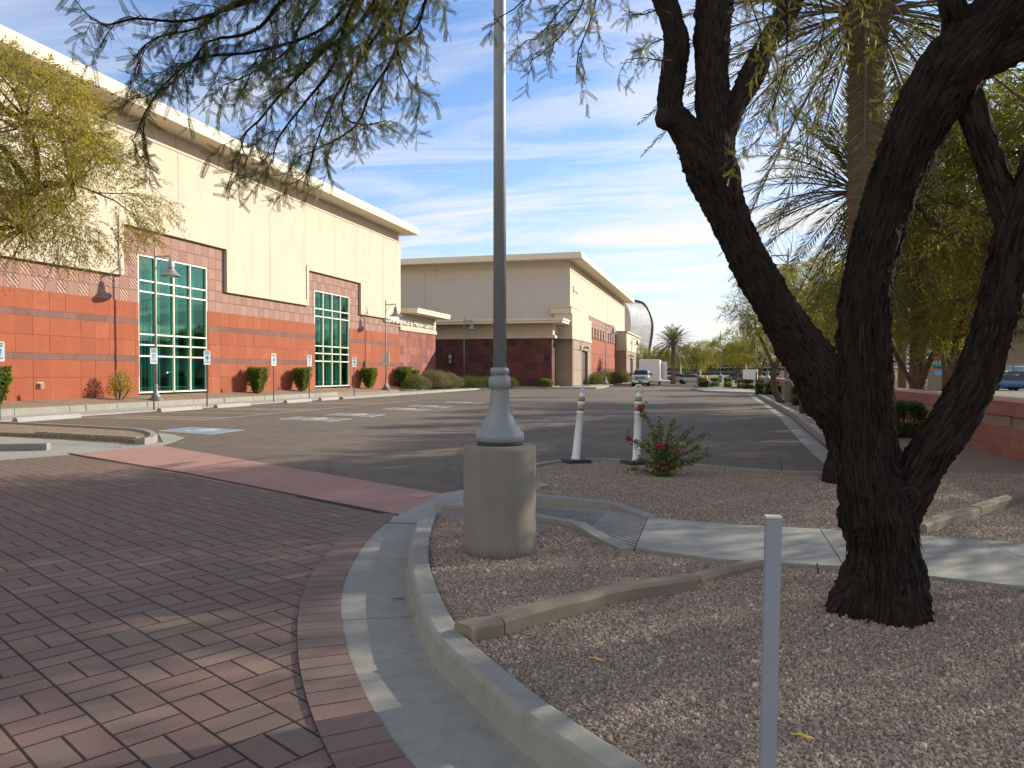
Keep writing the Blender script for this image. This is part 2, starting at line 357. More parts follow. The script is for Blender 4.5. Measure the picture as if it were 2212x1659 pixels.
M['mark_line'] = paint_mark('white_line_paint', (.6, .56, .48), .2)

# ------------------------------------------------------------------ mesh helpers
class MB:
    def __init__(s): s.v = []; s.f = []; s.r = []; s.uv = []; s.sm = []; s.xf = None
    def add(s, vs, fs, rnd=0., uvs=None, smooth=False):
        o = len(s.v)
        s.v += [s.xf @ Vector(p) if s.xf else Vector(p) for p in vs]
        for k, f in enumerate(fs):
            s.f.append(tuple(o+i for i in f)); s.r.append(rnd); s.sm.append(smooth)
            s.uv.append(uvs[k] if uvs else None)
        return s
    def box(s, c, d, rz=0, rnd=0., rx=0, ry=0, taper=1.):
        x, y, z = d[0]/2, d[1]/2, d[2]/2
        m = Matrix.Translation(c) @ Matrix.Rotation(rz, 4, 'Z') @ Matrix.Rotation(ry, 4, 'Y') @ Matrix.Rotation(rx, 4, 'X')
        p = [m @ Vector((i*x*(taper if k > 0 else 1), j*y*(taper if k > 0 else 1), k*z)) for i in (-1, 1) for j in (-1, 1) for k in (-1, 1)]
        return s.add(p, [(0, 1, 3, 2), (4, 6, 7, 5), (0, 4, 5, 1), (2, 3, 7, 6), (0, 2, 6, 4), (1, 5, 7, 3)], rnd)
    def bb(s, a, b, rnd=0.):
        return s.box([(a[i]+b[i])/2 for i in range(3)], [abs(b[i]-a[i]) for i in range(3)], 0, rnd)
    def prism(s, poly, z0, z1, rnd=0.):
        n = len(poly); z0f = z0 if callable(z0) else (lambda x, y: z0); z1f = z1 if callable(z1) else (lambda x, y: z1)
        A = sum(poly[i][0]*poly[(i+1) % n][1]-poly[(i+1) % n][0]*poly[i][1] for i in range(n))
        if A < 0: poly = poly[::-1]
        vs_ = [(x, y, z0f(x, y)) for x, y in poly]+[(x, y, z1f(x, y)) for x, y in poly]
        return s.add(vs_, [tuple(range(n))[::-1], tuple(range(n, 2*n))]+[(i, (i+1) % n, n+(i+1) % n, n+i) for i in range(n)], rnd)
    def sheet(s, poly, z):
        n = len(poly); A = sum(poly[i][0]*poly[(i+1) % n][1]-poly[(i+1) % n][0]*poly[i][1] for i in range(n))
        if A < 0: poly = poly[::-1]
        return s.add([(x, y, z) for x, y in poly], [tuple(range(n))])
    def lathe(s, prof, seg=24, c=(0, 0, 0), smooth=True, m=None):
        vs_ = []; fs = []; m = m or Matrix.Identity(4)
        for r, z in prof:
            for k in range(seg):
                a = 2*math.pi*k/seg; vs_.append(m @ Vector((r*math.cos(a)+c[0], r*math.sin(a)+c[1], z+c[2])))
        for i in range(len(prof)-1):
            for k in range(seg):
                k2 = (k+1) % seg; fs.append((i*seg+k, i*seg+k2, (i+1)*seg+k2, (i+1)*seg+k))
        fs.append(tuple(range(seg))[::-1]); fs.append(tuple((len(prof)-1)*seg+k for k in range(seg)))
        return s.add(vs_, fs, 0, None, smooth)
    def tube(s, pts, rad, seg=8, smooth=True, cap=True):
        pts = [Vector(p) for p in pts]; n = len(pts); rad = rad if isinstance(rad, (list, tuple)) else [rad]*n
        vs_, fs, uvs = [], [], []; up = None; ln = 0
        for i, p in enumerate(pts):
            t = (pts[min(i+1, n-1)]-pts[max(i-1, 0)]).normalized()
            if up is None: up = t.orthogonal().normalized()
            up = (up-t*up.dot(t)).normalized(); sd = t.cross(up)
            for k in range(seg):
                a = 2*math.pi*k/seg; vs_.append(p+(up*math.cos(a)+sd*math.sin(a))*rad[i])
        L = [0]
        for i in range(1, n): L.append(L[-1]+(pts[i]-pts[i-1]).length)
        for i in range(n-1):
            for k in range(seg):
                k2 = (k+1) % seg; fs.append((i*seg+k, i*seg+k2, (i+1)*seg+k2, (i+1)*seg+k))
                w = 2*math.pi*max(rad)/seg; uvs.append(((k*w, L[i]), ((k+1)*w, L[i]), ((k+1)*w, L[i+1]), (k*w, L[i+1])))
        if cap:
            fs.append(tuple(range(seg))[::-1]); fs.append(tuple((n-1)*seg+k for k in range(seg))); uvs += [None, None]
        return s.add(vs_, fs, 0, uvs, smooth)
    def build(s, name, mat, parent=None, world=False):
        me = bpy.data.meshes.new(name)
        off = parent.location if (world and parent) else Vector((0, 0, 0))
        inv = None
        me.from_pydata([tuple(p-off) for p in s.v], [], s.f)
        me.polygons.foreach_set('use_smooth', s.sm)
        a = me.attributes.new('rnd', 'FLOAT', 'FACE'); a.data.foreach_set('value', s.r)
        if any(u for u in s.uv):
            ul = me.uv_layers.new(name='UVMap'); k = 0; buf = []
            for f, u in zip(s.f, s.uv):
                buf += [c for q in (u or [(0, 0)]*len(f)) for c in q]
            ul.data.foreach_set('uv', buf)
        me.materials.append(M[mat] if isinstance(mat, str) else mat)
        me.update()
        o = bpy.data.objects.new(name, me); C.objects.link(o)
        if parent: o.parent = parent
        return o
def quads(name, arr, rnd, mat, parent=None, off=(0, 0, 0)):
    n = len(arr); me = bpy.data.meshes.new(name)
    me.vertices.add(n*4); me.vertices.foreach_set('co', (np.asarray(arr, dtype=np.float32)-np.asarray(off, dtype=np.float32)).reshape(-1))
    me.loops.add(n*4); me.loops.foreach_set('vertex_index', np.arange(n*4, dtype=np.int32))
    me.polygons.add(n); me.polygons.foreach_set('loop_start', np.arange(0, n*4, 4, dtype=np.int32))
    a = me.attributes.new('rnd', 'FLOAT', 'FACE'); a.data.foreach_set('value', np.asarray(rnd, dtype=np.float32))
    me.materials.append(M[mat]); me.update(calc_edges=True); me.validate()
    o = bpy.data.objects.new(name, me); C.objects.link(o)
    if parent: o.parent = parent
    return o
def tag(o, label=None, cat=None, group=None, kind=None):
    for k, x in (('label', label), ('category', cat), ('group', group), ('kind', kind)):
        if x: o[k] = x
    return o
def thing(name, label, cat, loc=(0, 0, 0), rz=0, group=None):
    o = bpy.data.objects.new(name, None); C.objects.link(o); o.empty_display_size = .2
    o.location = loc; o.rotation_euler = (0, 0, rz); tag(o, label, cat, group); return o
def dup(root, loc, rz=0, label=None, scale=None, lab_only=True):
    r = root.copy(); C.objects.link(r); r.location = loc; r.rotation_euler = (0, 0, rz)
    if scale: r.scale = (scale,)*3 if not isinstance(scale, tuple) else scale
    if label: r['label'] = label
    def rec(src, dst):
        for ch in [c for c in src.children]:
            c = ch.copy(); C.objects.link(c); c.parent = dst; rec(ch, c)
    rec(root, r); return r
def text(s, size, name, mat, parent, m, extrude=.01, bold=0, spacing=1., maxw=None, align='CENTER'):
    cu = bpy.data.curves.new(name, 'FONT'); cu.body = s; cu.size = size; cu.extrude = extrude; cu.offset = bold
    cu.align_x = align; cu.align_y = 'CENTER'; cu.space_character = spacing; cu.resolution_u = 3
    o = bpy.data.objects.new(name, cu); C.objects.link(o)
    bpy.context.view_layer.update(); me = bpy.data.meshes.new_from_object(o.evaluated_get(bpy.context.evaluated_depsgraph_get()))
    bpy.data.objects.remove(o); me.name = name; me.materials.clear(); me.materials.append(M[mat] if isinstance(mat, str) else mat)
    if maxw:
        xs = [v.co.x for v in me.vertices]; w = max(xs)-min(xs)
        me.transform(Matrix.Diagonal((maxw/w, 1, 1, 1)))
    me.transform(m); t = bpy.data.objects.new(name, me); C.objects.link(t); t.parent = parent; return t
FX = Matrix.Rotation(R(90), 4, 'Z') @ Matrix.Rotation(R(90), 4, 'X')     # text facing +X
FY = Matrix.Rotation(R(90), 4, 'X')                                      # text facing -Y
def catmull(P, step):
    P = [np.array(p, float) for p in P]; out = []
    for i in range(len(P)-1):
        p0, p1, p2, p3 = P[max(i-1, 0)], P[i], P[i+1], P[min(i+2, len(P)-1)]
        n = max(1, int(np.linalg.norm((p2-p1)[:3])/step))
        for k in range(n):
            t = k/n; out.append(.5*((2*p1)+(-p0+p2)*t+(2*p0-5*p1+4*p2-p3)*t*t+(-p0+3*p1-3*p2+p3)*t**3))
    out.append(P[-1]); return out
def offset(path, d):
    out = []
    for i in range(len(path)):
        a, b = Vector(path[max(i-1, 0)][:2]), Vector(path[min(i+1, len(path)-1)][:2])
        t = (b-a).normalized(); out.append((path[i][0]-t.y*d, path[i][1]+t.x*d))     # + = left of travel
    return out
def sweep(mb, path, prof, joints=None):
    """profile [(offset to the left of travel, z)] along a 2-D path"""
    cols = [offset(path, o) for o, z in prof]; n = len(path); k = len(prof)
    vs_ = [(cols[j][i][0], cols[j][i][1], prof[j][1]) for i in range(n) for j in range(k)]
    fs = [(i*k+j, i*k+j+1, (i+1)*k+j+1, (i+1)*k+j) for i in range(n-1) for j in range(k-1)]
    fs += [tuple(range(k)), tuple((n-1)*k+j for j in range(k))[::-1]]
    mb.add(vs_, fs); return mb
def cut_sweep(mb, path, prof, step, gap=.008):
    """sweep broken into cast lengths with a thin joint"""
    P = [Vector(p[:2]) for p in path]; cur = [P[0]]; acc = 0
    for i in range(1, len(P)):
        acc += (P[i]-P[i-1]).length; cur.append(P[i])
        if acc >= step and i < len(P)-1:
            d = (P[i]-P[i-1]).normalized(); e = P[i]-d*gap; sweep(mb, [tuple(q) for q in cur[:-1]]+[tuple(e)], prof); cur = [P[i]]; acc = 0
    if len(cur) > 1: sweep(mb, [tuple(q) for q in cur], prof)
    return mb

# ================================================================== SETTING
def struct(mb, name, mat): return tag(mb.build(name, mat), kind='structure')
struct(MB().sheet([(-500, -60), (500, -60), (500, 1200), (-500, 1200)], -.03), 'ground', 'gravel_tan')
struct(MB().prism([(-60, -20), (2.42, -20), (2.42, 14), (2.8, 32), (2.85, 95), (12, 95), (12, 150), (-60, 150)], -.4, 0), 'parking_lot', 'asphalt')

# ---- foreground driveway
gut_out = [(-3.52, 8.1), (-3.44, 7.83), (-3.29, 7.05), (-3.06, 6.25), (-2.8, 5.49), (-2.54, 4.91), (-2.27, 4.41), (-1.95, 3.89), (-1.64, 3.45), (-1.39, 3.14), (-1.19, 2.92), (-.6, 2.35), (.4, 1.6), (2, .7), (5, -.4)]
band_in = [(-3.95, 8.25), (-3.83, 7.83), (-3.66, 6.95), (-3.43, 6.24), (-3.2, 5.59), (-2.92, 4.97), (-2.63, 4.4), (-2.34, 3.92), (-2.09, 3.54), (-1.76, 3.13), (-1.46, 2.80), (-.85, 2.2), (.2, 1.4), (1.9, .45), (5, -.68)]
gut_s = [tuple(p) for p in catmull(gut_out, .12)]; band_s = [tuple(p) for p in catmull(band_in, .12)]
r0, r1, r2, r3 = G(150, 981), G(342, 962), G(955, 1068), G(862, 1115)
pav = [r0, G(400, 1023.5), r3]+[p for p in gut_s if p[1] < 7.7]+[(5, -6), (-30, -6), (-30, 9), G(-260, 1003), G(0, 993.5)]
struct(MB().prism(pav, -.2, .004), 'paver_driveway', 'pavers')
def arclen_pts(path, step):
    P = [Vector(p) for p in path]; out = []; acc = 0; nxt = 0
    for i in range(1, len(P)):
        L = (P[i]-P[i-1]).length
        while nxt <= acc+L+1e-9:
            t = (nxt-acc)/L; q = P[i-1].lerp(P[i], t); out.append((q, (P[i]-P[i-1]).normalized())); nxt += step
        acc += L
    return out
mb = MB(); rr = random.Random(3)
gp = arclen_pts(gut_s, .158)
bs_ = [Vector(p) for p in band_s]
for i in range(len(gp)-1):
    (a, ta), (b, tb) = gp[i], gp[i+1]
    def inner(p, t):
        nrm = Vector((-t.y, t.x)) if Vector((-t.y, t.x)).x < 0 else Vector((t.y, -t.x))
        return p+nrm*.285
    qa, qb = inner(a, ta), inner(b, tb); g = .004
    d = (b-a).normalized()*g*1.3; e = (qb-qa).normalized()*g*1.3
    nr = (qa-a).normalized()*g
    P = [a+d+nr, b-d+nr, qb-e-nr, qa+e-nr]; z = .019+rr.uniform(0, .002)
    mb.prism([tuple(p) for p in P], -.03, z, rr.random())
struct(mb, 'paver_border', 'soldier')
mb = MB()
for i in range(len(gp)-1):
    (a, ta), (b, tb) = gp[i], gp[i+1]; mb.sheet([tuple(a), tuple(b), tuple(inner(b, tb)), tuple(inner(a, ta))], .009)
struct(mb, 'border_sand_bed', 'dark')
struct(MB().prism([r0, r1, r2, r3], -.1, .010), 'red_crossing', 'red_conc')
struct(MB().prism([G(150, 980), G(400, 1022.5), G(862, 1114), G(860, 1117), G(398, 1025), G(146, 981.5)], .0, .016), 'crossing_joint', 'dark')

# ---- foreground kerb with gutter
face = [(-2.99, 7.62), (-2.97, 7.48), (-2.77, 6.78), (-2.39, 5.73), (-2.05, 4.97), (-1.6, 4.13), (-1.26, 3.68), (-.55, 2.92), (.45, 2.15), (2.1, 1.2), (5, .15)]
face_s = [tuple(p) for p in catmull(face, .12)]
mb = MB()
prof = [(-.52, -.1), (-.52, .014), (-.30, .012), (-.03, .006), (0, .009), (.022, .135), (.035, .152), (.05, .157), (.16, .157), (.175, .15), (.18, .0)]
cut_sweep(mb, face_s, prof, 3.05, .012)
struct(mb, 'kerb', 'curb')
# apron where the ramp meets the drive
apr = [G(955, 1068), G(1002, 1060), G(1100, 1040), (-1.9, 9.75), (-1.75, 9.0), (-1.9, 8.2), (-2.2, 7.62), (-2.8, 7.62), (-3.4, 7.60), (-3.52, 8.02), G(862, 1115)]
struct(MB().prism(apr, -.1, .013), 'concrete_apron', 'concrete')
struct(MB().prism([(-3.42, 7.60), (-2.8, 7.65), (-2.8, 7.665), (-3.42, 7.615)], 0, .016), 'apron_joint', 'dark')

# ---- ramp (runs behind the lamp pier up to the footpath)
L0, L1, L2, L3 = G(955, 1108, .02), G(1158.8, 1134, .03), G(1262, 1147, .07), G(1370, 1185, .13)
U0, U1, U2, U3 = G(1075, 1061, .17), G(1158.8, 1070, .17), G(1318, 1087, .17), G(1399, 1119, .13)
mb = MB()
def q3(p, z): return (p[0], p[1], z)
mb.add([q3(L0, .016), q3(L1, .03), q3(L2, .07), q3(L3, .134), q3(U3, .134), q3(U2, .095), q3(U1, .035), q3(U0, .016)],
       [(0, 1, 6, 7), (1, 2, 5, 6), (2, 3, 4, 5)])
struct(mb, 'kerb_ramp', 'concrete'); mb = MB()
for i in range(24):                                # grooves and domes of the warning surface
    t = i/23
    a = Vector(q3(L1, .033)).lerp(Vector(q3(L2, .073)), t*1.0); b = Vector(q3(U1, .033)).lerp(Vector(q3(U2, .083)), t*1.0)
    a = a.lerp(b, .05); b = b.lerp(a, .12)
    mb.tube([a+Vector((0, 0, .002)), b+Vector((0, 0, .002))], .011, 4)
rg = random.Random(1)
for i in range(20):
    for j in range(13):
        s, t = (i+.5)/20, (j+.5)/13
        a = Vector(q3(L2, .072)).lerp(Vector(q3(L3, .134)), s); b = Vector(q3(U2, .082)).lerp(Vector(q3(U3, .134)), s)
        p = a.lerp(b, t); mb.box((p.x, p.y, p.z), (.030, .030, .016), .3, taper=.6)
struct(mb, 'ramp_relief', 'ramp_dark')
mb = MB()                                          # low kerbs on both sides of the ramp
def wall_poly(mb, pts, w, side=1):
    """pts (x,y,ztop)"""
    xy = [p[:2] for p in pts]; o = offset(xy, w*side); n = len(pts)
    vs_ = [(x, y, -.05) for x, y in xy]+[(p[0], p[1], p[2]) for p in pts]+[(o[i][0], o[i][1], pts[i][2]) for i in range(n)]+[(x, y, -.05) for x, y in o]
    fs = []
    for i in range(n-1):
        for j in range(3): fs.append((j*n+i, j*n+i+1, (j+1)*n+i+1, (j+1)*n+i))
    fs += [(0, n, 2*n, 3*n), (n-1, 2*n-1, 3*n-1, 4*n-1)]
    mb.add(vs_, fs)
wall_poly(mb, [q3(L0, .15), q3(L1, .155), q3(L2, .16), q3(G(1320, 1162, .14), .15), q3(L3, .137)], .13, -1)
wall_poly(mb, [q3(U0, .165), q3(U1, .17), q3(U2, .17), q3(U3, .138)], .13, 1)
struct(mb, 'ramp_kerb', 'curb')
# ---- footpath
near = [L3, G(1560, 1208, .14), G(1823, 1223, .14), G(2212, 1268, .14), (4.5, 5.45), (12, 4.2)]
farr = [U3, G(1620, 1135, .14), G(1770, 1142, .14), G(2212, 1172, .14), (4.6, 7.2), (12, 6.0)]
mb = MB()
cuts = [(near[0], farr[0]), ((.935, 6.31), (.96, 7.78)), ((2.35, 5.95), (2.42, 7.62)), ((4.5, 5.45), (4.6, 7.2)), ((12, 4.2), (12, 6))]
cuts[1] = (G(1823, 1223, .14), G(1770, 1142, .14)); cuts[2] = ((2.62, 5.9), (2.25, 7.64))
mids = [([G(1560, 1208, .14)], [G(1590, 1133, .14)]), ([], []), ([], []), ([], [])]
for i in range(4):
    a, b = cuts[i], cuts[i+1]; g = .01
    p = [Vector(a[0]), *[Vector(q) for q in mids[i][0]], Vector(b[0]), Vector(b[1]), *[Vector(q) for q in mids[i][1]], Vector(a[1])]
    d = (Vector(b[0])-Vector(a[0])).normalized()*g
    p[0] += d; p[-1] += d
    mb.prism([tuple(q) for q in p], -.05, .14)
struct(mb, 'footpath', 'concrete')

# ---- gravel beds
isl = [(-2.2, 9.7), (-2.75, 10.6), (-2.95, 11.5), (-2.85, 12.1), (-2.55, 12.75), (-1.9, 13.15), (-1.09, 13.05), (-.32, 12.74), (.45, 12.40), (.98, 12.2), (1.64, 12.24), (2.15, 12.75), (2.35, 14), (2.42, 18), (2.6, 25), (2.76, 32), (2.84, 58), (2.84, 70)]
isl_s = [tuple(p) for p in catmull(isl, .25)]
bed1 = [(p[0], p[1]) for p in offset(face_s, .17)]+[(12, .5), (12, 4.2), (4.5, 5.45), G(2212, 1268, .14), G(1823, 1223, .14), G(1560, 1208, .14), L3, L2, L1, L0]
gx = lambda x, y: .118+.02*noise.noise(Vector((x*.6, y*.6, 0)))
bed2 = [(-2.05, 9.6)]+[(p[0], p[1]) for p in isl_s[3:]]+[(2.84, 95), (12, 95), (12, 6), (4.6, 7.2), G(2212, 1172, .14), G(1770, 1142, .14), G(1620, 1135, .14), U3, (U2[0]+.02, U2[1]+.05), (U1[0], U1[1]+.05), (U0[0], U0[1]+.05)]
mb = MB(); mb.prism(bed1, -.1, .112); mb.prism(bed2, -.1, .112)
struct(mb, 'gravel_bed', 'gravel')
mb = MB()
kp = [(.5, -.05), (.5, .006), (.12, .0), (.03, -.004), (0, .004), (-.02, .135), (-.04, .155), (-.15, .155), (-.17, .0)]
kp2 = [(.0, -.05), (0, .004), (-.02, .135), (-.04, .155), (-.15, .155), (-.17, .0)]
i0 = next(i for i, p in enumerate(isl_s) if p[0] > 2.1 and p[1] > 12.7)
cut_sweep(mb, isl_s[:i0+1], kp2, 3.0); cut_sweep(mb, isl_s[i0:], kp, 3.0)
struct(mb, 'island_kerb', 'curb')

# tan edging stones in the gravel
def edging(label, a, b, h=.235, w=.15):
    a, b = Vector(a), Vector(b); d = b-a; L = d.length; an = math.atan2(d.y, d.x); c = (a+b)/2
    m = MB(); prf = [(-w/2, .04), (-w/2, h-.02), (-w/2+.02, h), (w/2-.02, h), (w/2, h-.02), (w/2, .04)]
    pts = [tuple(a+d*t+Vector((-d.y, d.x)).normalized()*.012*math.sin(5*t)) for t in np.linspace(.004, .996, 9)]
    sweep(m, [(p[0], p[1]) for p in pts], prf)
    t = thing('edging_stone', label, 'edging stone', (a.x, a.y, 0), 0, 'tan edging stones laid in the gravel'); o = m.build('stone_block', 'curbstone', t, True); return t
e0, e1, e2, e3 = G(1000, 1352, .2), G(1072, 1336, .2), G(1290, 1277, .2), G(1492, 1243, .2)
# each block as a single mesh thing
def edging1(label, a, b, h=.21, w=.14):
    t = edging(label, a, b, h, w); ch = t.children[0]; ch.parent = None; ch.name = 'edging_stone'
    ch.location = t.location; tag(ch, label, 'edging stone', 'tan edging stones laid in the gravel'); bpy.data.objects.remove(t); return ch
edging1('short tan concrete edging block touching the kerb, left end of the row', e0, e1)
edging1('long tan concrete edging block in the middle of the row by the lamp pier', e1, e2)
edging1('tan edging block at the right end of the row, before the low broken piece', e2, e3)
edging1('low half buried tan edging piece running up to the footpath', G(1500, 1245, .16), G(1640, 1214, .14), .165, .13)
edging1('tan edging block beyond the footpath right of the big tree', G(1985, 1140, .17), G(2100, 1103, .17))
edging1('tan edging block at the right edge of the picture beyond the footpath', G(2103, 1102, .17), G(2250, 1058, .17))

# loose stones
def stones(poly_list, dens, name, seed, rmin=.55, rmax=1.25):
    mb = MB()
    for p in poly_list: mb.sheet(p, .113)
    o = mb.build(name, 'stone')
    ng = bpy.data.node_groups.new(name+'_scatter', 'GeometryNodeTree')
    ng.interface.new_socket('Geometry', in_out='INPUT', socket_type='NodeSocketGeometry'); ng.interface.new_socket('Geometry', in_out='OUTPUT', socket_type='NodeSocketGeometry')
    N, L = ng.nodes, ng.links
    gi, go = N.new('NodeGroupInput'), N.new('NodeGroupOutput')
    dp = N.new('GeometryNodeDistributePointsOnFaces'); dp.inputs['Density'].default_value = dens; dp.inputs['Seed'].default_value = seed
    ico = N.new('GeometryNodeMeshIcoSphere'); ico.inputs['Radius'].default_value = .0095; ico.inputs['Subdivisions'].default_value = 2
    sp_ = N.new('GeometryNodeSetPosition'); nz = N.new('ShaderNodeTexNoise'); nz.inputs['Scale'].default_value = 110; nz.inputs['Detail'].default_value = 1
    vm = N.new('ShaderNodeVectorMath'); vm.operation = 'SUBTRACT'; vm.inputs[1].default_value = (.5, .5, .5)
    vm2 = N.new('ShaderNodeVectorMath'); vm2.operation = 'SCALE'; vm2.inputs['Scale'].default_value = .013
    L.new(nz.outputs['Color'], vm.inputs[0]); L.new(vm.outputs[0], vm2.inputs[0]); L.new(vm2.outputs[0], sp_.inputs['Offset']); L.new(ico.outputs[0], sp_.inputs['Geometry'])
    sm = N.new('GeometryNodeSetMaterial'); sm.inputs['Material'].default_value = M['stone']; L.new(sp_.outputs[0], sm.inputs[0])
    ip = N.new('GeometryNodeInstanceOnPoints'); rv = N.new('FunctionNodeRandomValue'); rv.data_type = 'FLOAT_VECTOR'; rv.inputs[0].default_value = (0, 0, 0); rv.inputs[1].default_value = (6.28, 6.28, 6.28)
    rs = N.new('FunctionNodeRandomValue'); rs.data_type = 'FLOAT_VECTOR'; rs.inputs[0].default_value = (rmin, rmin, rmin*.75); rs.inputs[1].default_value = (rmax*1.2, rmax, rmax*.75)
    L.new(gi.outputs[0], dp.inputs[0]); L.new(dp.outputs['Points'], ip.inputs['Points']); L.new(sm.outputs[0], ip.inputs['Instance'])
    L.new(rv.outputs[0], ip.inputs['Rotation']); L.new(rs.outputs[0], ip.inputs['Scale']); L.new(ip.outputs[0], go.inputs[0])
    md = o.modifiers.new('scatter', 'NODES'); md.node_group = ng
    return tag(o, 'loose pink and grey gravel stones covering the beds', None, None, 'stuff')
near1 = [(p[0], p[1]) for p in offset(face_s, .19) if p[1] > 1.9 or p[0] < 1]
near1 = [p for p in near1 if p[1] > 1.75]+[(3.6, 1.6), (3.9, 5.5), (2.6, 5.85), G(2212, 1268, .14), G(1823, 1225, .14), G(1560, 1211, .14), G(1366, 1188, .13), G(1262, 1160, .07), (-1.75, 7.42), (-2.6, 7.42)]
near2 = [G(1402, 1116, .14), G(1620, 1133, .14), G(1770, 1140, .14), G(2212, 1170, .14), (4.6, 7.3), (5.0, 13), (2.3, 12.6), (1.64, 12.05), (.98, 12.0), (-.32, 12.5), (-1.09, 12.85), (-1.9, 12.9), (-2.5, 12.5), (-2.7, 11.8), (-2.5, 10.6), (-2.0, 9.75), (U0[0]+.02, U0[1]+.15), (U1[0], U1[1]+.16), (U2[0]+.06, U2[1]+.16)]
stones([near1], 5200, 'gravel_stones', 1)
stones([near1], 45, 'larger_gravel_stones', 5, 1.5, 2.4)
stones([near2], 3000, 'gravel_stones_beyond_path', 2, .8, 1.6)

# ---- left corner: kerb return, gravel strip, second ramp
def K4(x, y): return (.248*x, 850.3+.248*y)
def g4(x, y, z): return G(*K4(x, y), z)
mb = MB()
lk = [(-31, 15.5), (-24, 15.9), g4(-300, 232, .16), g4(0, 239, .16), g4(380, 256, .16), g4(800, 276, .16), g4(1050, 290, .16), g4(1240, 303, .16), g4(1340, 325, .16), g4(1372, 350, .16), g4(1340, 375, .16), g4(1260, 390, .15), g4(1175, 395, .14)]
lk_s = [tuple(p) for p in catmull(lk, .2)]
cut_sweep(mb, lk_s, [(0.0, .0), (.0, .135), (-.02, .155), (-.15, .155), (-.17, .0)], 3.0)
inn = [g4(1175, 376, .155), g4(900, 362, .15), g4(600, 346, .15), g4(300, 332, .145)]
cut_sweep(mb, inn, [(-.02, -.05), (-.02, .15), (-.14, .15), (-.14, -.05)], 30)
cut_sweep(mb, [g4(405, 436, .15), g4(200, 438, .15), g4(0, 442, .15), g4(-500, 452, .15)], [(.0, -.05), (0., .155), (-.16, .155), (-.16, -.05)], 30)
struct(mb, 'left_kerb', 'curb')
mb = MB()
mb.prism([g4(-600, 305, .02), g4(300, 335, .02), g4(900, 366, .02), g4(1165, 436, .01), g4(1240, 440, 0), g4(1420, 425, 0), g4(1375, 345, 0), g4(1500, 358, 0), g4(1600, 385, 0), g4(1500, 425, 0), g4(1400, 452, 0), g4(700, 525, 0), g4(600, 536, 0), g4(0, 582, 0), (-30, 9.2), (-30, 14)], -.1, .011)
for i in range(34):
    for j in range(6):
        x = 400+i*20; y0 = 385+(i*20)*.045; p = g4(x, y0+j*11-(i*.1), .02); mb.box((p[0], p[1], .014), (.05, .05, .012), .3, taper=.6)
struct(mb, 'left_ramp', 'concrete')
struct(MB().prism([(p[0], p[1]) for p in offset(lk_s, -.16)][:-1]+[g4(900, 362, .15), g4(300, 332, .15), g4(-600, 300, .15), (-30, 13.6)], -.05, .105), 'left_gravel_strip', 'gravel_tan')

# ---- far pavements along the halls
XW = -22.7
struct(MB().prism([(XW, 15), (XW, 42.3), (-21.9, 43.5), (-21.8, 71), (-20.8, 74.5), (-18, 76.4), (-11.8, 77.2), (-11.6, 78.5), (-13.2, 106), (-13.4, 150), (-25.2, 150), (-25.2, 15)], -.2, lambda x, y: .05 if y < 43 else .15), 'pavement', 'walk_far')
mb = MB()
cut_sweep(mb, [(-21.95, y) for y in np.arange(42.5, 70, 1.5)]+[(-21.8, 71.5), (-20.8, 74.2), (-18, 76.2), (-11.7, 77.0), (-11.45, 78.4), (-13.05, 106), (-13.2, 150)], [(-.12, 0), (-.1, .14), (.05, .155), (.1, .155), (.1, 0)][::1], 3.0, .03)
struct(mb, 'pavement_kerb', 'curb')
mb = MB(); cut_sweep(mb, [(-24.75, y) for y in np.arange(15, 47, .5)]+[(-25.0, 48.5), (-25.6, 50)], [(-.02, .04), (0, .30), (.14, .32), (.16, .1)], 2.5, .03)
struct(mb, 'bed_kerb', 'curb')
mb = MB()
for (y0, y1, za, zb) in ((5, 50, .29, .56), (50, 80, .2, .52)):
    mb.add([(-24.88, y0, za), (-24.88, y1, za), (-26.75, y1, zb), (-26.75, y0, zb), (-24.88, y0, 0), (-24.88, y1, 0)], [(0, 1, 2, 3), (0, 4, 5, 1)])
mb.prism([(-29, 79.5), (-15.8, 79.5), (-16.2, 77.5), (-20.5, 76.2), (-23.2, 72), (-24.6, 66), (-29, 66)], .0, .24)
mb.prism([(-13.3, 84), (-12.9, 92), (-13.6, 130), (-15.5, 130), (-15.5, 92)], .0, .22)
struct(mb, 'planting_bed', 'gravel_tan')

# ---- stall markings
def a2(x, y): return ((1000+x/1.659)*2212/4032, (900+y/1.659)*2212/4032)
sq = [[(342, 931), (411.7, 923), (530.8, 929.2), (453.9, 938.8)]]
for q in ([(155, 1245), (300, 1230), (650, 1243), (500, 1262)], [(465, 1218), (580, 1205), (870, 1215), (760, 1232)], [(830, 1180), (920, 1170), (1165, 1180), (1070, 1192)], [(1000, 1162), (1070, 1152), (1310, 1162), (1230, 1174)], [(1240, 1138), (1290, 1130), (1500, 1138), (1450, 1147)]):
    sq.append([a2(*p) for p in q])
m1, m2, m3 = MB(), MB(), MB()
def shrink(P, k):
    c = sum((Vector(p) for p in P), Vector((0, 0)))/len(P); return [tuple(c+(Vector(p)-c)*k) for p in P]
for q in sq:
    P = [G(*p) for p in q]
    m1.sheet(P, .004); (m2 if q is sq[0] else m3).sheet(shrink(P, .9), .008)
wh = MB()
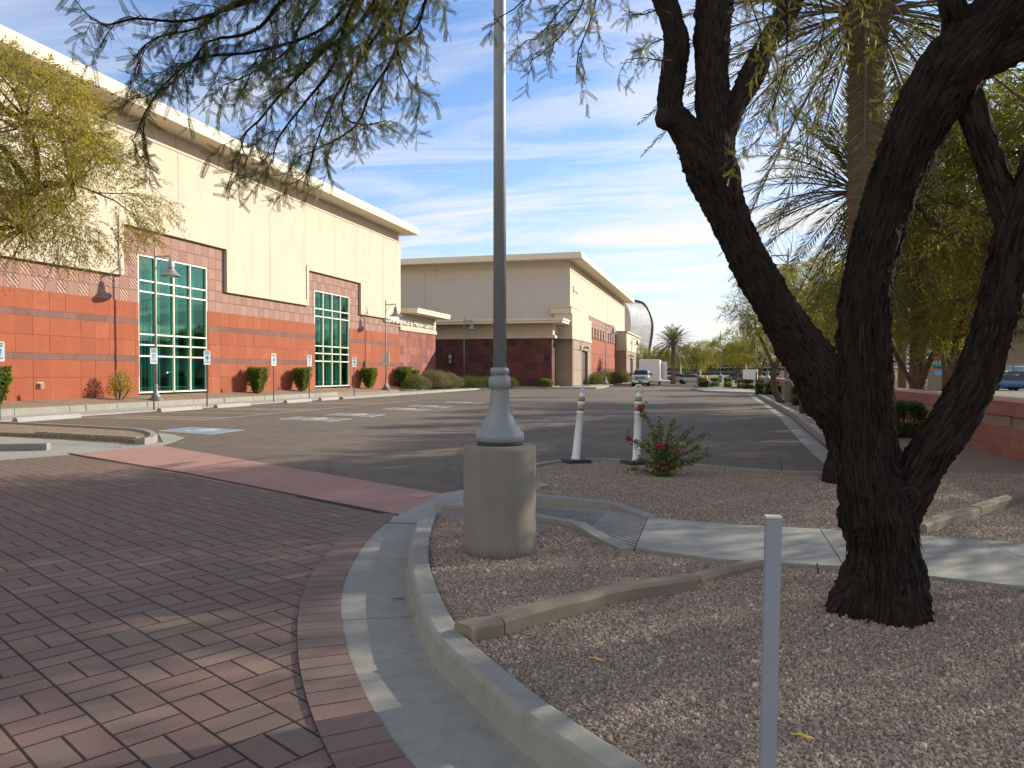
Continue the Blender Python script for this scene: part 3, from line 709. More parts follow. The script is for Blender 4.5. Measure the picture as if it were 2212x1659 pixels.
for q in sq:                                       # wheelchair figure on each blue square
    P = [Vector(G(*p)) for p in q]; c = sum(P, Vector((0, 0)))/4
    for k in range(9):
        a, b_ = R(200+k*26), R(200+(k+1)*26)
        wh.prism([(c.x+.42*math.cos(a), c.y+.42*math.sin(a)), (c.x+.42*math.cos(b_), c.y+.42*math.sin(b_)), (c.x+.30*math.cos(b_), c.y+.30*math.sin(b_)), (c.x+.30*math.cos(a), c.y+.30*math.sin(a))], .008, .012)
    wh.box((c.x, c.y+.15, .010), (.14, .6, .004)); wh.box((c.x-.22, c.y+.4, .010), (.4, .12, .005), .5); wh.box((c.x+.02, c.y+.62, .010), (.2, .2, .004))
def strip(mb, a, b, w=.1, z=.004):
    a, b = Vector(a), Vector(b); n = (b-a).normalized(); n = Vector((-n.y, n.x))*w/2
    mb.sheet([tuple(a-n), tuple(b-n), tuple(b+n), tuple(a+n)], z)
for i, y in enumerate([22.8, 24.1, 26.8, 29.5, 30.8, 33.5, 36.2, 37.5, 40.2, 42.9, 45.6, 48.3, 51, 53.7, 56.4, 59.1]):
    strip(m1, (-22.0, y), (-16.9, y+.0))
for y0 in (22.8, 29.5, 36.2):
    for k in range(4): strip(m1, (-21.9+k*1.25, y0+.1), (-21.1+k*1.25, y0+1.2), .1, .005)
strip(m1, (-16.9, 22.6), (-16.9, 42), .1, .0055)
struct(m1, 'stall_lines', 'mark_white'); struct(m2, 'stall_blue_square', 'mark_blue'); struct(m3, 'faded_stall_squares', 'mark_faded'); struct(wh, 'stall_wheelchair_marks', 'mark_white')
mb = MB(); strip(mb, G(1330, 838.5), G(1495, 844.6), .45, .004); struct(mb, 'valley_gutter', 'walk_far')
# cross islands at the far end of the lot
mb = MB(); mb.prism([G(1493, 841.5), G(1560, 839.8), G(1633, 846.5), (4.5, 62), (4.5, 60), G(1633, 852), G(1520, 847)], -.1, .15)
struct(mb, 'cross_island', 'walk_far')
mb = MB(); mb.prism([G(1505, 835.5), (-1, 118), (12, 118), (12, 80), (2.85, 80), G(1640, 839.6), G(1560, 837.3)], -.1, .15)
struct(mb, 'far_island', 'gravel_tan')
mb = MB(); cut_sweep(mb, [G(1506, 833.5), G(1504, 835.5), G(1512, 836.6), G(1560, 838), G(1640, 840.4), (2.9, 80)], [(0, 0), (0, .16), (.18, .17), (.2, 0)], 4); struct(mb, 'far_island_kerb', 'walk_far')
# road outside the wall and the street beyond the lot
struct(MB().sheet([(14, -40), (36, -40), (36, 400), (14, 400)], .004), 'road', 'asphalt')
struct(MB().sheet([(38, -40), (150, -40), (150, 260), (38, 260)], .002), 'opposite_parking_lot', 'asphalt')
struct(MB().prism([(36, -40), (38, -40), (38, 300), (36, 300)], -.1, .14), 'opposite_pavement', 'walk_far')
struct(MB().prism([(11.6, -20), (14, -20), (14, 95), (11.6, 95)], -.1, .13), 'street_pavement', 'walk_far')
struct(MB().sheet([(-80, 150.2), (13.8, 150.2), (13.8, 172), (-80, 172)], .003), 'cross_street', 'walk_far')

# ================================================================== BUILDINGS
def tiles(mb, plane, c, h0, h1, v0, v1, w, seed, jit=.004, gap=.006, thick=.05, wvar=0, holes=(), stagger=0):
    """stone slabs on the plane x=c ('x', faces +X) or y=c ('y', faces -Y); h = vertical range, v = horizontal range"""
    rg = random.Random(seed); p = v0-(stagger*w)
    while p < v1-.02:
        q = min(v1, p+w*(1+rg.uniform(-wvar, wvar))); a = max(p, v0); p_ = q
        if q-a > .03 and not any(a >= x0-.01 and q <= x1+.01 for x0, x1 in holes):
            segs = [(a, q)]
            for x0, x1 in holes:
                segs = [s for (s0, s1) in segs for s in ((s0, min(s1, x0)), (max(s0, x1), s1)) if s[1]-s[0] > .03]
            r = rg.random(); d = rg.uniform(0, jit)
            for s0, s1 in segs:
                if plane == 'x': mb.bb((c-thick, s0+gap/2, h0+gap/2), (c+d, s1-gap/2, h1-gap/2), r)
                else: mb.bb((s0+gap/2, c-d, h0+gap/2), (s1-gap/2, c+thick, h1-gap/2), r)
        p = p_
# ---- hall 1
XF = -26.5
hall = thing('conference_hall', 'cream hall with orange red stone base and tall teal curtained windows at the left', 'building', (XF, 62, .5))
bays = [(13.1, 20.8, 14.15, 19.3), (29.72, 37.42, 30.8, 35.95), (46.4, 54.18, 47.42, 52.6)]
Y0, Y1, ZT = 4., 62., 13.6
mb = MB(); xc = XF+.14
prev = Y0
for (a, b, _, _) in bays:
    mb.bb((XF-.6, prev, 6.1), (xc, a, 12.78)); mb.bb((XF-.6, a, 8.48), (xc, b, 12.78)); prev = b
mb.bb((XF-.6, prev, 6.1), (xc, Y1, 12.78))
mb.bb((-58, Y0, .2), (XF-1.6, Y1, 12.9)); mb.bb((XF-1.6, Y1-.3, .2), (XF-.25, Y1-.01, 12.9)); mb.bb((XF-1.6, Y0, .2), (XF-.25, Y0+.3, 12.9))
ob = mb.build('wall', 'stucco', hall, True)
mb = MB(); e = .055                                # raised border round the stepped edge, joints
prev = Y0
for (a, b, _, _) in bays:
    mb.bb((xc-.01, prev, 6.1), (xc+e, a, 6.47)); mb.bb((xc-.01, a-.3, 6.47), (xc+e, a, 8.8)); mb.bb((xc-.01, a, 8.48), (xc+e, b, 8.8)); mb.bb((xc-.01, b, 6.47), (xc+e, b+.3, 8.8)); prev = b
mb.bb((xc-.01, prev, 6.1), (xc+e, Y1+.05, 6.47))
mb.bb((XF-.3, Y0, 12.78), (xc+.04, Y1+.05, 12.92))
mb.build('trim', 'stucco', hall, True)
mb = MB(); mb.bb((-58, Y0, 12.92), (XF+.02, Y1-.1, 13.6)); mb.build('upper_wall', 'stucco', hall, True)
mb = MB()
for y in (8.45, 16.8, 25.12, 33.5, 41.8, 50.1, 58.45):
    z0 = 6.47
    for (a, b, _, _) in bays:
        if a < y < b: z0 = 8.8
    mb.bb((xc-.01, y-.014, z0), (xc+.004, y+.014, 12.78)); mb.bb((XF+.0, y-.012, 12.93), (XF+.024, y+.012, 13.6))
mb.build('control_joint', 'brown_panel', hall, True)
mb = MB(); rows = [(.3, 1.42), (1.42, 2.16), (2.42, 3.15), (3.15, 3.9), (4.17, 4.95)]
wh_ = [(w0, w1) for (_, _, w0, w1) in bays]
for i, (z0, z1) in enumerate(rows): tiles(mb, 'x', XF+.03, z0, z1, Y0, Y1, .805, 10+i, .016, .009, .2, 0, wh_, .35*(i % 2)*0)
mb.build('stone_cladding', 'redstone', hall, True)
mb = MB()
for i, (z0, z1) in enumerate([(2.16, 2.42), (3.9, 4.17)]): tiles(mb, 'x', XF+.035, z0, z1, Y0, Y1, .8, 30+i, .002, .004, .2, 0, wh_)
mb.build('stone_stripe', 'plum', hall, True)
mb = MB(); prev = Y0
for (a, b, w0, w1) in bays:
    mb.bb((XF-.3, prev, 4.93), (XF-.0, w0, 6.1)); mb.bb((XF-.3, a, 6.1), (XF, w0, 8.48)); mb.bb((XF-.3, w1, 4.93), (XF, b, 8.48)); mb.bb((XF-.3, w0, 7.27), (XF, w1, 8.48))
    mb.bb((XF-.3, b, 4.93), (XF, min(b+.01, Y1), 6.1)); prev = b
mb.bb((XF-.3, prev, 4.93), (XF, Y1, 6.1))
mb.build('frieze', 'frieze', hall, True)
mb = MB(); mb.bb((-58, Y0, 13.6), (XF+1.5, Y1+.9, 14.05)); mb.bb((-58.1, Y0, 14.05), (XF+1.42, Y1+.82, 14.24)); mb.build('cornice', 'cornice', hall, True)
mb = MB()
for y in np.arange(6.6, 62, 8.33): mb.bb((XF+1.495, y, 13.6), (XF+1.503, y+.02, 14.05)); mb.tube([(XF+1.3, y+3, 14.2), (XF+1.3, y+3, 14.62)], .012, 5)
mb.build('coping_joint', 'brown_panel', hall, True)
def big_window(w0, w1, parent, z0=.62, z1=7.27):
    fw = MB(); x = XF-.04; t = .07
    ys = [w0+.04, w0+(w1-w0)*.24, w0+(w1-w0)*.49, w0+(w1-w0)*.735, w1-.04]; zs = [z0+.05, 2.42, 2.96, 3.47, 5.51, 6.04, z1-.04]
    for y in ys: fw.bb((x-.1, y-t/2, z0), (x+.035, y+t/2, z1))
    for z in zs:
        for i in range(4): fw.bb((x-.1, ys[i]+t/2, z-t/2), (x+.032, ys[i+1]-t/2, z+t/2))
    w = fw.build('window', 'frame', parent, True)
    g_ = MB(); g_.bb((x-.07, w0+.05, z0+.04), (x-.062, w1-.05, z1-.04)); w_off = parent.location
    def sub(mbx, nm, mt):
        me_o = mbx.build(nm, mt, None); me_o.parent = w
        me_o.data.transform(Matrix.Translation(-Vector(w_off))); return me_o
    sub(g_, 'glass', 'glass')
    cu = MB(); rg = random.Random(int(w0)); yy = w0+.05; pts = []
    while yy < w1-.05:
        pts.append((x-.42+.06*math.sin(yy*26+rg.uniform(-.5, .5))+.02*rg.uniform(-1, 1), yy)); yy += .035
    gaps = [(ys[i]+(ys[i+1]-ys[i])*.62, ys[i+1]-.02) for i in range(4)]
    for i in range(len(pts)-1):
        if any(a < pts[i][1] < b for a, b in gaps) and rg.random() < .97: continue
        a, b_ = pts[i], pts[i+1]; cu.add([(a[0], a[1], z0), (b_[0], b_[1], z0), (b_[0], b_[1], z1-.2), (a[0], a[1], z1-.2)], [(0, 1, 2, 3)])
    sub(cu, 'curtain', 'curtain')
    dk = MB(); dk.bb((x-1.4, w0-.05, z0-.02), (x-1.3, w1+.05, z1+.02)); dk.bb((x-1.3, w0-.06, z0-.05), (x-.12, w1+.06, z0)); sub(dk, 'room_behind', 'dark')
for (_, _, w0, w1) in bays: big_window(w0, w1, hall)
# cut the body so that the rooms behind the windows stay open: body starts behind them
pipe = thing('wall_outlet', 'small square tan box outlet low on the orange stone wall', 'outlet', (XF, 25.25, 1.1))
mb = MB(); mb.bb((0, -.1, -.1), (.16, .1, .1)); mb.bb((.16, -.07, -.07), (.17, .07, .07)); mb.build('outlet_box', 'brown_panel', pipe)
mb = MB(); mb.bb((0, -.13, -.13), (.045, .13, .13)); mb.build('back_plate', 'cornice', pipe)

# ---- low link wing with lettering
wing = thing('link_wing', 'low wing with maroon stone, cream canopy and raised lettering between the two halls', 'building', (XF, 66.5, .4))
mb = MB()
for i in range(7): tiles(mb, 'x', XF+.0, .3+i*.73, .3+(i+1)*.73 if i < 6 else 5.32, 62.05, 70.95, .75, 50+i, .01, .008, .3, .35)
for i in range(7): tiles(mb, 'y', 70.95+.02, .3+i*.73, .3+(i+1)*.73 if i < 6 else 5.32, -29, XF-.31, .75, 70+i, .01, .008, .02, .35)
mb.build('stone_cladding', 'maroon', wing, True)
mb = MB(); mb.bb((-40, 62.0, .2), (XF-.29, 70.9, 5.3)); mb.bb((-40, 62.02, 5.32), (XF+.12, 71.05, 5.62)); mb.bb((-40, 62.02, 5.62), (XF+.04, 70.97, 6.85)); mb.build('wall', 'stucco', wing, True)
mb = MB(); mb.bb((-40, 62.6, 6.82), (XF+1.45, 71.15, 7.10)); mb.bb((-40, 62.6, 7.10), (XF+1.5, 71.2, 7.25)); mb.build('canopy', 'cornice', wing, True)
t_ = text('CONFERENCE & MEDIA CENTER', .62, 'lettering', 'letter', wing, Matrix.Translation((.13, 70.55-66.5-11.9/2-.0, 5.62+.42-.4)) @ FX, .07, .008, 1.02, 11.9)

# ---- hall 2
XB = -15.0; YB = 81.
h2 = thing('far_hall', 'second cream hall with maroon stone wing and orange side wall beyond the lot', 'building', (XB, YB, .4))
mb = MB(); mb.bb((-60, YB, .2), (XB, 132, 12.9)); mb.build('wall', 'stucco', h2, True)
mb = MB(); mb.bb((-59.9, YB-.03, 7.2), (-31.5, YB+.1, 12.1)); mb.bb((-31.46, YB-.03, 7.2), (XB-.04, YB+.1, 12.1)); mb.build('recessed_panel', 'grey_stucco', h2, True)
mb = MB(); mb.bb((-60, YB+.15, 12.9), (XB-.2, 131.9, 13.6)); mb.bb((XB-.01, 81.6, 12.55), (XB+.05, 131.9, 12.75)); mb.bb((XB-.01, 93.4, 8.6), (XB+.06, 119.6, 8.75)); mb.build('upper_wall', 'stucco', h2, True)
mb = MB(); mb.bb((-60, YB-1.5, 13.6), (XB+1.5, 133.6, 14.05)); mb.bb((-60, YB-1.42, 14.05), (XB+1.42, 133.5, 14.25)); mb.build('cornice', 'cornice', h2, True)
mb = MB()
for y in (84.6, 88, 97, 101.5, 106, 110.5, 115, 119.6, 124, 128): mb.bb((XB-.01, y-.02, 5.3 if y < 93 else 8.8), (XB+.008, y+.02, 12.5))
mb.bb((-31.5, YB-.008, 1), (-31.46, YB+.01, 12.9))
mb.build('control_joint', 'brown_panel', h2, True)
mb = MB()                                          # low front wing
mb.bb((-32, 78.02, .2), (-16.4, YB-.02, 5.15)); mb.bb((-32, 77.9, 5.2), (-16.05, YB-.02, 5.5)); mb.bb((-32, 78.0, 5.5), (-16.25, YB-.02, 6.7))
mb.bb((-16.9, 77.6, 5.18), (-15.95, 78.0, 5.5)); mb.build('front_wing_wall', 'stucco', h2, True)
mb = MB(); mb.bb((-32, 76.5, 6.7), (-14.95, YB-.03, 6.95)); mb.bb((-32, 76.4, 6.95), (-14.85, YB-.03, 7.15)); mb.build('canopy', 'cornice', h2, True)
mb = MB()
for i in range(6): tiles(mb, 'y', 78.0, .25+i*.825, .25+(i+1)*.825-.0, -32, -16.4, .78, 90+i, .01, .01, .3, .35)
for i in range(6): tiles(mb, 'x', -16.36, .25+i*.825, .25+(i+1)*.825, 78.0, YB-.03, .78, 110+i, .01, .01, .04, .3)
mb.build('stone_cladding', 'maroon_shaded', h2, True)
mb = MB()                                          # corner tower of brown precast
for (a, b, z0, z1) in ((81.3, 86.7, .2, 1.9), (81.3, 86.7, 1.93, 4.1), (90.85, 93.4, .2, 1.9), (90.85, 93.4, 1.93, 4.1), (81.3, 93.4, 4.15, 5.2)):
    mb.bb((XB-.3, a, z0), (XB+.32, b, z1))
mb.bb((-16.3, YB-.12, .2), (XB+.3, YB+.3, 2.1)); mb.bb((-16.3, YB-.12, 2.13), (XB+.3, YB+.3, 5.2)); mb.bb((-16.9, YB-.8, .2), (-16.34, YB, 5.15))
mb.build('corner_base', 'brown_panel', h2, True)
mb = MB(); mb.bb((-16.9, YB-.9, 5.2), (XB+.42, 93.5, 5.5)); mb.bb((-16.6, YB-.6, 5.5), (XB+.36, 93.45, 7.9)); mb.bb((-17.0, YB-.75, 7.9), (XB+.25, 86, 8.55)); mb.bb((-17.05, YB-.85, 8.55), (XB+.3, 86.1, 8.65)); mb.build('corner_pier', 'stucco', h2, True)
mb = MB(); mb.bb((XB-.2, 86.75, .25), (XB+.02, 90.8, 4.12)); mb.build('door', 'door', h2, True)
mb = MB(); rows2 = [(.2, 1.2), (1.2, 2.0), (2.2, 3.0), (3.0, 3.9), (4.1, 5.0), (5.0, 5.95)]
for i, (z0, z1) in enumerate(rows2): tiles(mb, 'x', XB+.05, z0, z1, 93.5, 119.6, .8, 130+i, .012, .01, .2)
mb.build('orange_cladding', 'redstone', h2, True)
mb = MB(); mb.bb((XB-.1, 93.5, 2.0), (XB+.05, 119.6, 2.2)); mb.bb((XB-.1, 93.5, 3.9), (XB+.05, 119.6, 4.1)); mb.build('stone_stripe', 'plum', h2, True)
mb = MB(); mb.bb((XB-.1, 93.5, 7.3), (XB+.03, 119.6, 8.6)); mb.build('frieze', 'frieze', h2, True)
for i in range(10):
    y = 94.6+i*2.52; mb = MB(); mb.bb((XB-.2, y, 5.95), (XB+.015, y+1.0, 7.3)); w = mb.build('slit_window', 'dark', h2, True)
    mb = MB(); mb.bb((XB-.2, y+1.0, 5.95), (XB+.16, y+2.52, 7.3)); mb.build('window_pier', 'frieze', h2, True)
lt = text('EXHIBIT', .72, 'lettering', 'letter', h2, Matrix.Translation((.42, 84.4-81, 10.75-.4)) @ FX, .08, .02, 1.0, 3.4)
lt.data.transform(Matrix.Translation((-.36, 0, 0)))
mb = MB(); mb.bb((XB+.32, 88.2, 4.5), (XB+.75, 88.5, 4.62)); mb.bb((XB+.62, 88.1, 4.35), (XB+.85, 88.6, 4.5)); mb.build('door_light', 'fixture', h2, True)
# second tower
t2 = thing('entrance_tower', 'small cream entrance block with brown base at the far end of the orange wall', 'building', (-13.3, 127, .3))
mb = MB(); mb.bb((-15.2, 119.7, 5.05), (-13.3, 141, 7.85)); mb.bb((-15.2, 119.6, 7.85), (-13.1, 141.2, 8.1)); mb.bb((-60, 133.7, .2), (-15.2, 141, 8)); mb.build('wall', 'stucco', t2, True)
mb = MB()
for (a, b, z0, z1) in ((119.75, 124.5, .2, 3.9), (129.5, 140.9, .2, 3.9), (119.75, 140.9, 3.93, 5.0)): mb.bb((-15.1, a, z0), (-13.32, b, z1))
mb.build('base', 'brown_panel', t2, True)
mb = MB(); mb.bb((-15.1, 119.9, .2), (-13.6, 140.8, 3.9)); mb.build('door', 'door', t2, True)
text('ENTRY', .6, 'lettering', 'letter', t2, Matrix.Translation((.06, 0, 6.2)) @ FX, .05, .01, 1, 2.6)
for y in (122.3, 126.4):
    mb = MB(); mb.bb((-13.32, y, 4.3), (-12.9, y+.3, 4.4)); mb.bb((-13.0, y-.15, 4.15), (-12.8, y+.45, 4.3)); mb.build('door_light', 'fixture', t2, True)
# wall light on the maroon wall
wl_ = thing('wall_light', 'dark bronze cage wall light on the maroon stone wall', 'wall light', (-27.4, 77.98, 3.1))
mb = MB(); mb.lathe([(.17, -.48), (.2, -.44), (.2, .44), (.17, .48)], 12, (0, -.12, 0)); mb.build('lens', 'lamp_lens', wl_)
mb = MB(); mb.bb((-.3, -.05, -.6), (.3, -.0, .6))
for z in (-.55, 0, .55): mb.bb((-.27, -.36, z-.05), (.27, -.02, z+.05))
mb.bb((-.27, -.3, -.5), (-.21, -.05, .5)); mb.bb((.21, -.3, -.5), (.27, -.05, .5)); mb.bb((-.02, -.36, -.5), (.02, -.33, .5)); mb.build('cage', 'fixture', wl_)

# ---- curved metal arena behind
ar = thing('arena', 'pale curved metal clad arena shell rising behind the far hall', 'building', (-25, 200, 0))
def c1(x, y): return ((2150+x/3.318)*2212/4032, (1050+y/3.318)*2212/4032)
nearp = [D(*c1(*p), 172) for p in ((930, 430), (985, 450), (1040, 480), (1075, 540), (1098, 620), (1108, 700), (1108, 780), (1100, 870), (1085, 990), (1060, 1200), (1040, 1560))]
farp = [D(*c1(*p), 235) for p in ((1100, 458), (1180, 464), (1255, 485), (1305, 535), (1345, 610), (1370, 690), (1378, 760), (1372, 870), (1358, 960), (1335, 1100), (1300, 1560))]
mb = MB(); nr, nc = len(nearp), 14; rg = random.Random(5)
sub = []
for P in (nearp, farp):
    S = catmull([tuple(p) for p in P], 2.2 if P is nearp else 3.0); sub.append(S)
nn = 34
def rs(P, n):
    P = [Vector(p) for p in P]; L = [0]
    for i in range(1, len(P)): L.append(L[-1]+(P[i]-P[i-1]).length)
    out = []
    for k in range(n):
        s = L[-1]*k/(n-1); i = max(j for j in range(len(L)) if L[j] <= s+1e-6); i = min(i, len(P)-2); out.append(P[i].lerp(P[i+1], (s-L[i])/(L[i+1]-L[i])))
    return out
A_, B_ = rs(sub[0], nn), rs(sub[1], nn)
for j in range(nc):
    for i in range(nn-1):
        t0_, t1_ = j/nc+.002, (j+1)/nc-.002; a, b_ = A_[i].lerp(B_[i], t0_), A_[i].lerp(B_[i], t1_); c_, d_ = A_[i+1].lerp(B_[i+1], t1_), A_[i+1].lerp(B_[i+1], t0_)
        up = (a-d_)*.012; mb.add([a-up, b_-up, c_+up, d_+up], [(0, 3, 2, 1)], rg.random())
mb.build('shell', 'arena', ar, True)
mb = MB()
for i in range(nn-1):                              # backing + end wall
    mb.add([A_[i]+Vector((-.3, 0, 0)), B_[i]+Vector((-.3, 0, 0)), B_[i+1]+Vector((-.3, 0, 0)), A_[i+1]+Vector((-.3, 0, 0))], [(0, 3, 2, 1)])
mb.build('shell_lining', 'grey_stucco', ar, True)
mb = MB(); back = [Vector((p.x-16, p.y, p.z)) for p in A_]
for i in range(nn-1): mb.add([A_[i], A_[i+1], back[i+1], back[i]], [(0, 1, 2, 3)])
mb.build('end_wall', 'grey_stucco', ar, True)
mb = MB(); mb.tube(B_, .75, 6); mb.build('rim', 'fixture', ar, True)

# ================================================================== STREET LAMPS
POLE = [(.2, .0), (.2, .02)]
def lamp(label, loc, rz, pier_h, group='silver bell street lamps', double=False):
    t = thing('street_lamp', label, 'street lamp', loc, rz, group)
    mb = MB(); h = pier_h
    if h > 0:
        mb.lathe([(.308, -.05), (.306, .1), (.305, h-.035), (.298, h-.012), (.27, h)], 48); mb.build('pier', 'pier', t)
    mb = MB(); z = h
    mb.lathe([(.195, z-.005), (.195, z+.03)], 32); mb.build('recess_ring', 'metal_dark', t)  # dark ring standing in for the shaded recess below the flange
    mb = MB(); z = h+.028
    mb.lathe([(.198, z), (.204, z+.006), (.204, z+.062), (.190, z+.08), (.172, z+.105), (.152, z+.135), (.130, z+.17), (.112, z+.21), (.097, z+.26), (.088, z+.30), (.082, z+.36), (.078, z+.42), (.078, z+.438),
              (.09, z+.452), (.094, z+.46), (.094, z+.52), (.088, z+.533), (.078, z+.545), (.069, z+.548), (.069, z+.557), (.078, z+.56), (.078, z+.605), (.07, z+.615), (.058, z+.62)], 40)
    mb.box((-.135, -.10, z+.16), (.01, .005, .13), R(40)); mb.build('base', 'metal', t)
    T = h+6.93
    mb = MB(); mb.tube([(0, 0, z+.6), (0, 0, z+3), (0, 0, T-.05), (0, 0, T)], [.056, .052, .045, .03], 20); mb.lathe([(.05, T-.42), (.058, T-.41), (.058, T-.30), (.05, T-.29)], 16)
    mb.lathe([(.05, T-.95), (.056, T-.94), (.056, T-.88), (.05, T-.87)], 16); mb.build('pole', 'metal', t)
    for sgn in ((1, -1) if double else (1,)):
        mb = MB(); az = T-.36
        mb.bb((sgn*.04, -.02, az-.035), (sgn*.86, .02, az+.035)); mb.tube([(sgn*.05, 0, az-.55), (sgn*.12, 0, az-.42), (sgn*.36, 0, az-.14), (sgn*.6, 0, az-.05)], .014, 8)
        mb.tube([(sgn*.84, 0, az+.09), (sgn*.84, 0, az-.2)], .03, 10); arm = mb.build('arm', 'metal', t)
        mb = MB(); b = az-.2
        mb.lathe([(.02, b+.02), (.07, b), (.115, b-.04), (.14, b-.11), (.145, b-.27), (.15, b-.29), (.17, b-.30), (.17, b-.325), (.155, b-.33), (.155, b-.345), (.172, b-.35), (.172, b-.375), (.16, b-.385),
                  (.19, b-.44), (.25, b-.54), (.34, b-.63), (.44, b-.69), (.48, b-.705), (.48, b-.73), (.46, b-.73), (.30, b-.64), (.12, b-.6)], 32, (sgn*.84, 0, 0))
        hd = mb.build('bell_shade', 'metal', t)
        mb = MB(); mb.lathe([(.20, b-.62), (.22, b-.70), (.15, b-.745), (.02, b-.755)], 20, (sgn*.84, 0, 0)); ln = mb.build('lens', 'lamp_lens', None); ln.parent = hd
    return t
pz = .112
lamp_main = lamp('large near silver lamp post on a round concrete pier in the gravel bed', (-1.75, 6.22, pz), R(-20), .905)
lamp_b = lamp('silver bell lamp in front of the first tall teal window of the left hall', (-25.2, 30.4, .30), 0, .14)
def lampcopy(src, loc, rz, label): return dup(src, loc, rz, label)
lampcopy(lamp_b, (-25.2, 56.3, .30), 0, 'silver bell lamp with a white notice plate near the right end of the left hall')
lampcopy(lamp_b, (-25.2, 79.4-3.5, .30), 0, 'silver bell lamp standing before the dark maroon stone wall')
lampcopy(lamp_b, (-12.2, 88.5, .3), 0, 'silver bell lamp in the shrubs in front of the far orange wall')
lampcopy(lamp_b, (-12.6, 121, .2), 0, 'silver bell lamp before the small far entrance block')
lamp_r = lamp('silver lamp on the nearest tall concrete pier along the right kerb', (3.62, 42.0, .1), R(180), 1.0)
lampcopy(lamp_r, (4.3, 68.5, .1), R(180), 'silver lamp on a concrete pier behind the slender curved tree trunk')
lampcopy(lamp_r, (4.75, 97, .12), R(180), 'silver lamp on a pier behind the clipped hedges, third along the right kerb')
lampcopy(lamp_r, (5.0, 122, .12), R(180), 'silver lamp with its bell over the road, fourth along the right kerb')
lampcopy(lamp_r, (.77, 122, .12), R(-90), 'silver lamp on the far island left of the big dark mesquite')
lampcopy(lamp_b, (5.62, 37.9, -.05), R(180), 'silver lamp whose bell hangs just left of the big central trunk')

# ================================================================== SIGNS
def wheelchair(mb, c, s, y):
    """small seated figure, in the plane facing -Y or +X via matrix; drawn in local x,z"""
    cx_, cz_ = c
    for k in range(11):
        a, b_ = R(150+k*22), R(150+(k+1)*22); r1_, r2_ = .30*s, .38*s
        mb.add([(cx_+r1_*math.cos(a), y, cz_+r1_*math.sin(a)), (cx_+r2_*math.cos(a), y, cz_+r2_*math.sin(a)), (cx_+r2_*math.cos(b_), y, cz_+r2_*math.sin(b_)), (cx_+r1_*math.cos(b_), y, cz_+r1_*math.sin(b_))], [(0, 3, 2, 1), (0, 1, 2, 3)])
    def bar(x0, z0, x1, z1, w):
        d = Vector((x1-x0, z1-z0)).normalized()*w/2; n = Vector((-d.y, d.x))
        mb.add([(x0-n.x, y, z0-n.y), (x1-n.x, y, z1-n.y), (x1+n.x, y, z1+n.y), (x0+n.x, y, z0+n.y)], [(0, 1, 2, 3), (3, 2, 1, 0)])
    bar(cx_-.05*s, cz_+.42*s, cx_, cz_+.05*s, .11*s); bar(cx_-.02*s, cz_+.06*s, cx_+.25*s, cz_+.03*s, .10*s); bar(cx_+.25*s, cz_+.03*s, cx_+.38*s, cz_-.28*s, .10*s); bar(cx_-.04*s, cz_+.22*s, cx_+.18*s, cz_+.2*s, .07*s)
    mb.lathe([(.08*s, 0), (.08*s, .001)], 10, (0, 0, 0), False, Matrix.Translation((cx_-.06*s, y+.0006, cz_+.5*s)) @ Matrix.Rotation(R(90), 4, 'X'))
def parking_sign(label, loc, rz):
    t = thing('parking_sign', label, 'parking sign', loc, rz, 'reserved parking signs in front of the left hall')
    mb = MB(); mb.bb((-.028, -.012, 0), (.028, .012, 2.62)); mb.bb((-.012, -.02, 0), (.012, .016, 2.6)); mb.build('post', 'galv', t)
    mb = MB(); pts = []
    for (sx, sz) in ((1, 1), (-1, 1), (-1, -1), (1, -1)):
        for k in range(5):
            a0 = {(1, 1): 0, (-1, 1): 90, (-1, -1): 180, (1, -1): 270}[(sx, sz)]; a = R(a0+k*22.5); pts.append((sx*.115+.04*math.cos(a), 2.28+sz*.29+.04*math.sin(a)))
    n = len(pts); mb.add([(x, -.028, z) for x, z in pts]+[(x, -.022, z) for x, z in pts], [tuple(range(n))[::-1], tuple(range(n, 2*n))]+[(i, (i+1) % n, n+(i+1) % n, n+i) for i in range(n)])
    pl = mb.build('plate', 'sign_white', t)
    mb = MB(); mb.bb((-.12, -.0305, 2.42), (.12, -.0285, 2.435)); mb.bb((-.12, -.0305, 2.09), (.12, -.0285, 2.10))
    o = mb.build('rule', 'sign_ink', None); o.parent = pl
    mb = MB(); mb.bb((-.075, -.0305, 2.19), (.075, -.0285, 2.37)); o = mb.build('blue_panel', 'sign_blue', None); o.parent = pl
    mb = MB(); wheelchair(mb, (0, 2.26), .16, -.0315); o = mb.build('wheelchair_symbol', 'sign_white', None); o.parent = pl
    for s_, z, w in (('RESERVED', 2.545, .24), ('PARKING', 2.475, .22), ('VAN', 2.145, .09), ('ACCESSIBLE', 2.05, .22)):
        o = text(s_, .075 if z > 2.4 else .05, 'lettering', 'sign_ink', None, Matrix.Translation((0, -.0305, z)) @ FY, .0008, .001, 1, w); o.parent = pl
    return t
names = ['reserved parking sign cut by the left edge of the photo', 'reserved parking sign in line with the lamp before the first window', 'reserved parking sign at the right edge of the first teal window',
         'reserved parking sign just right of the first clipped column shrub', 'reserved parking sign left of the second teal window', 'reserved parking sign at the right side of the second teal window']
us = [-2, 332, 447, 591, 668, 765]; ps0 = None
XS = -22.85
for i, u in enumerate(us):
    y = PX(u, XS)
    if ps0 is None: ps0 = parking_sign(names[0], (XS, y, .04), R(62))
    else: dup(ps0, (XS, y, .04), R(62+[0, 2, -1, 8, 3, -2][i]), names[i])
nt = thing('notice_sign', 'white text notice plate fixed to the second lamp post by the left hall', 'sign', (-25.13, 56.18, 2.75))
mb = MB(); mb.bb((-.3, -.02, -.48), (.3, 0, .48)); mb.build('plate', 'sign_white', nt)
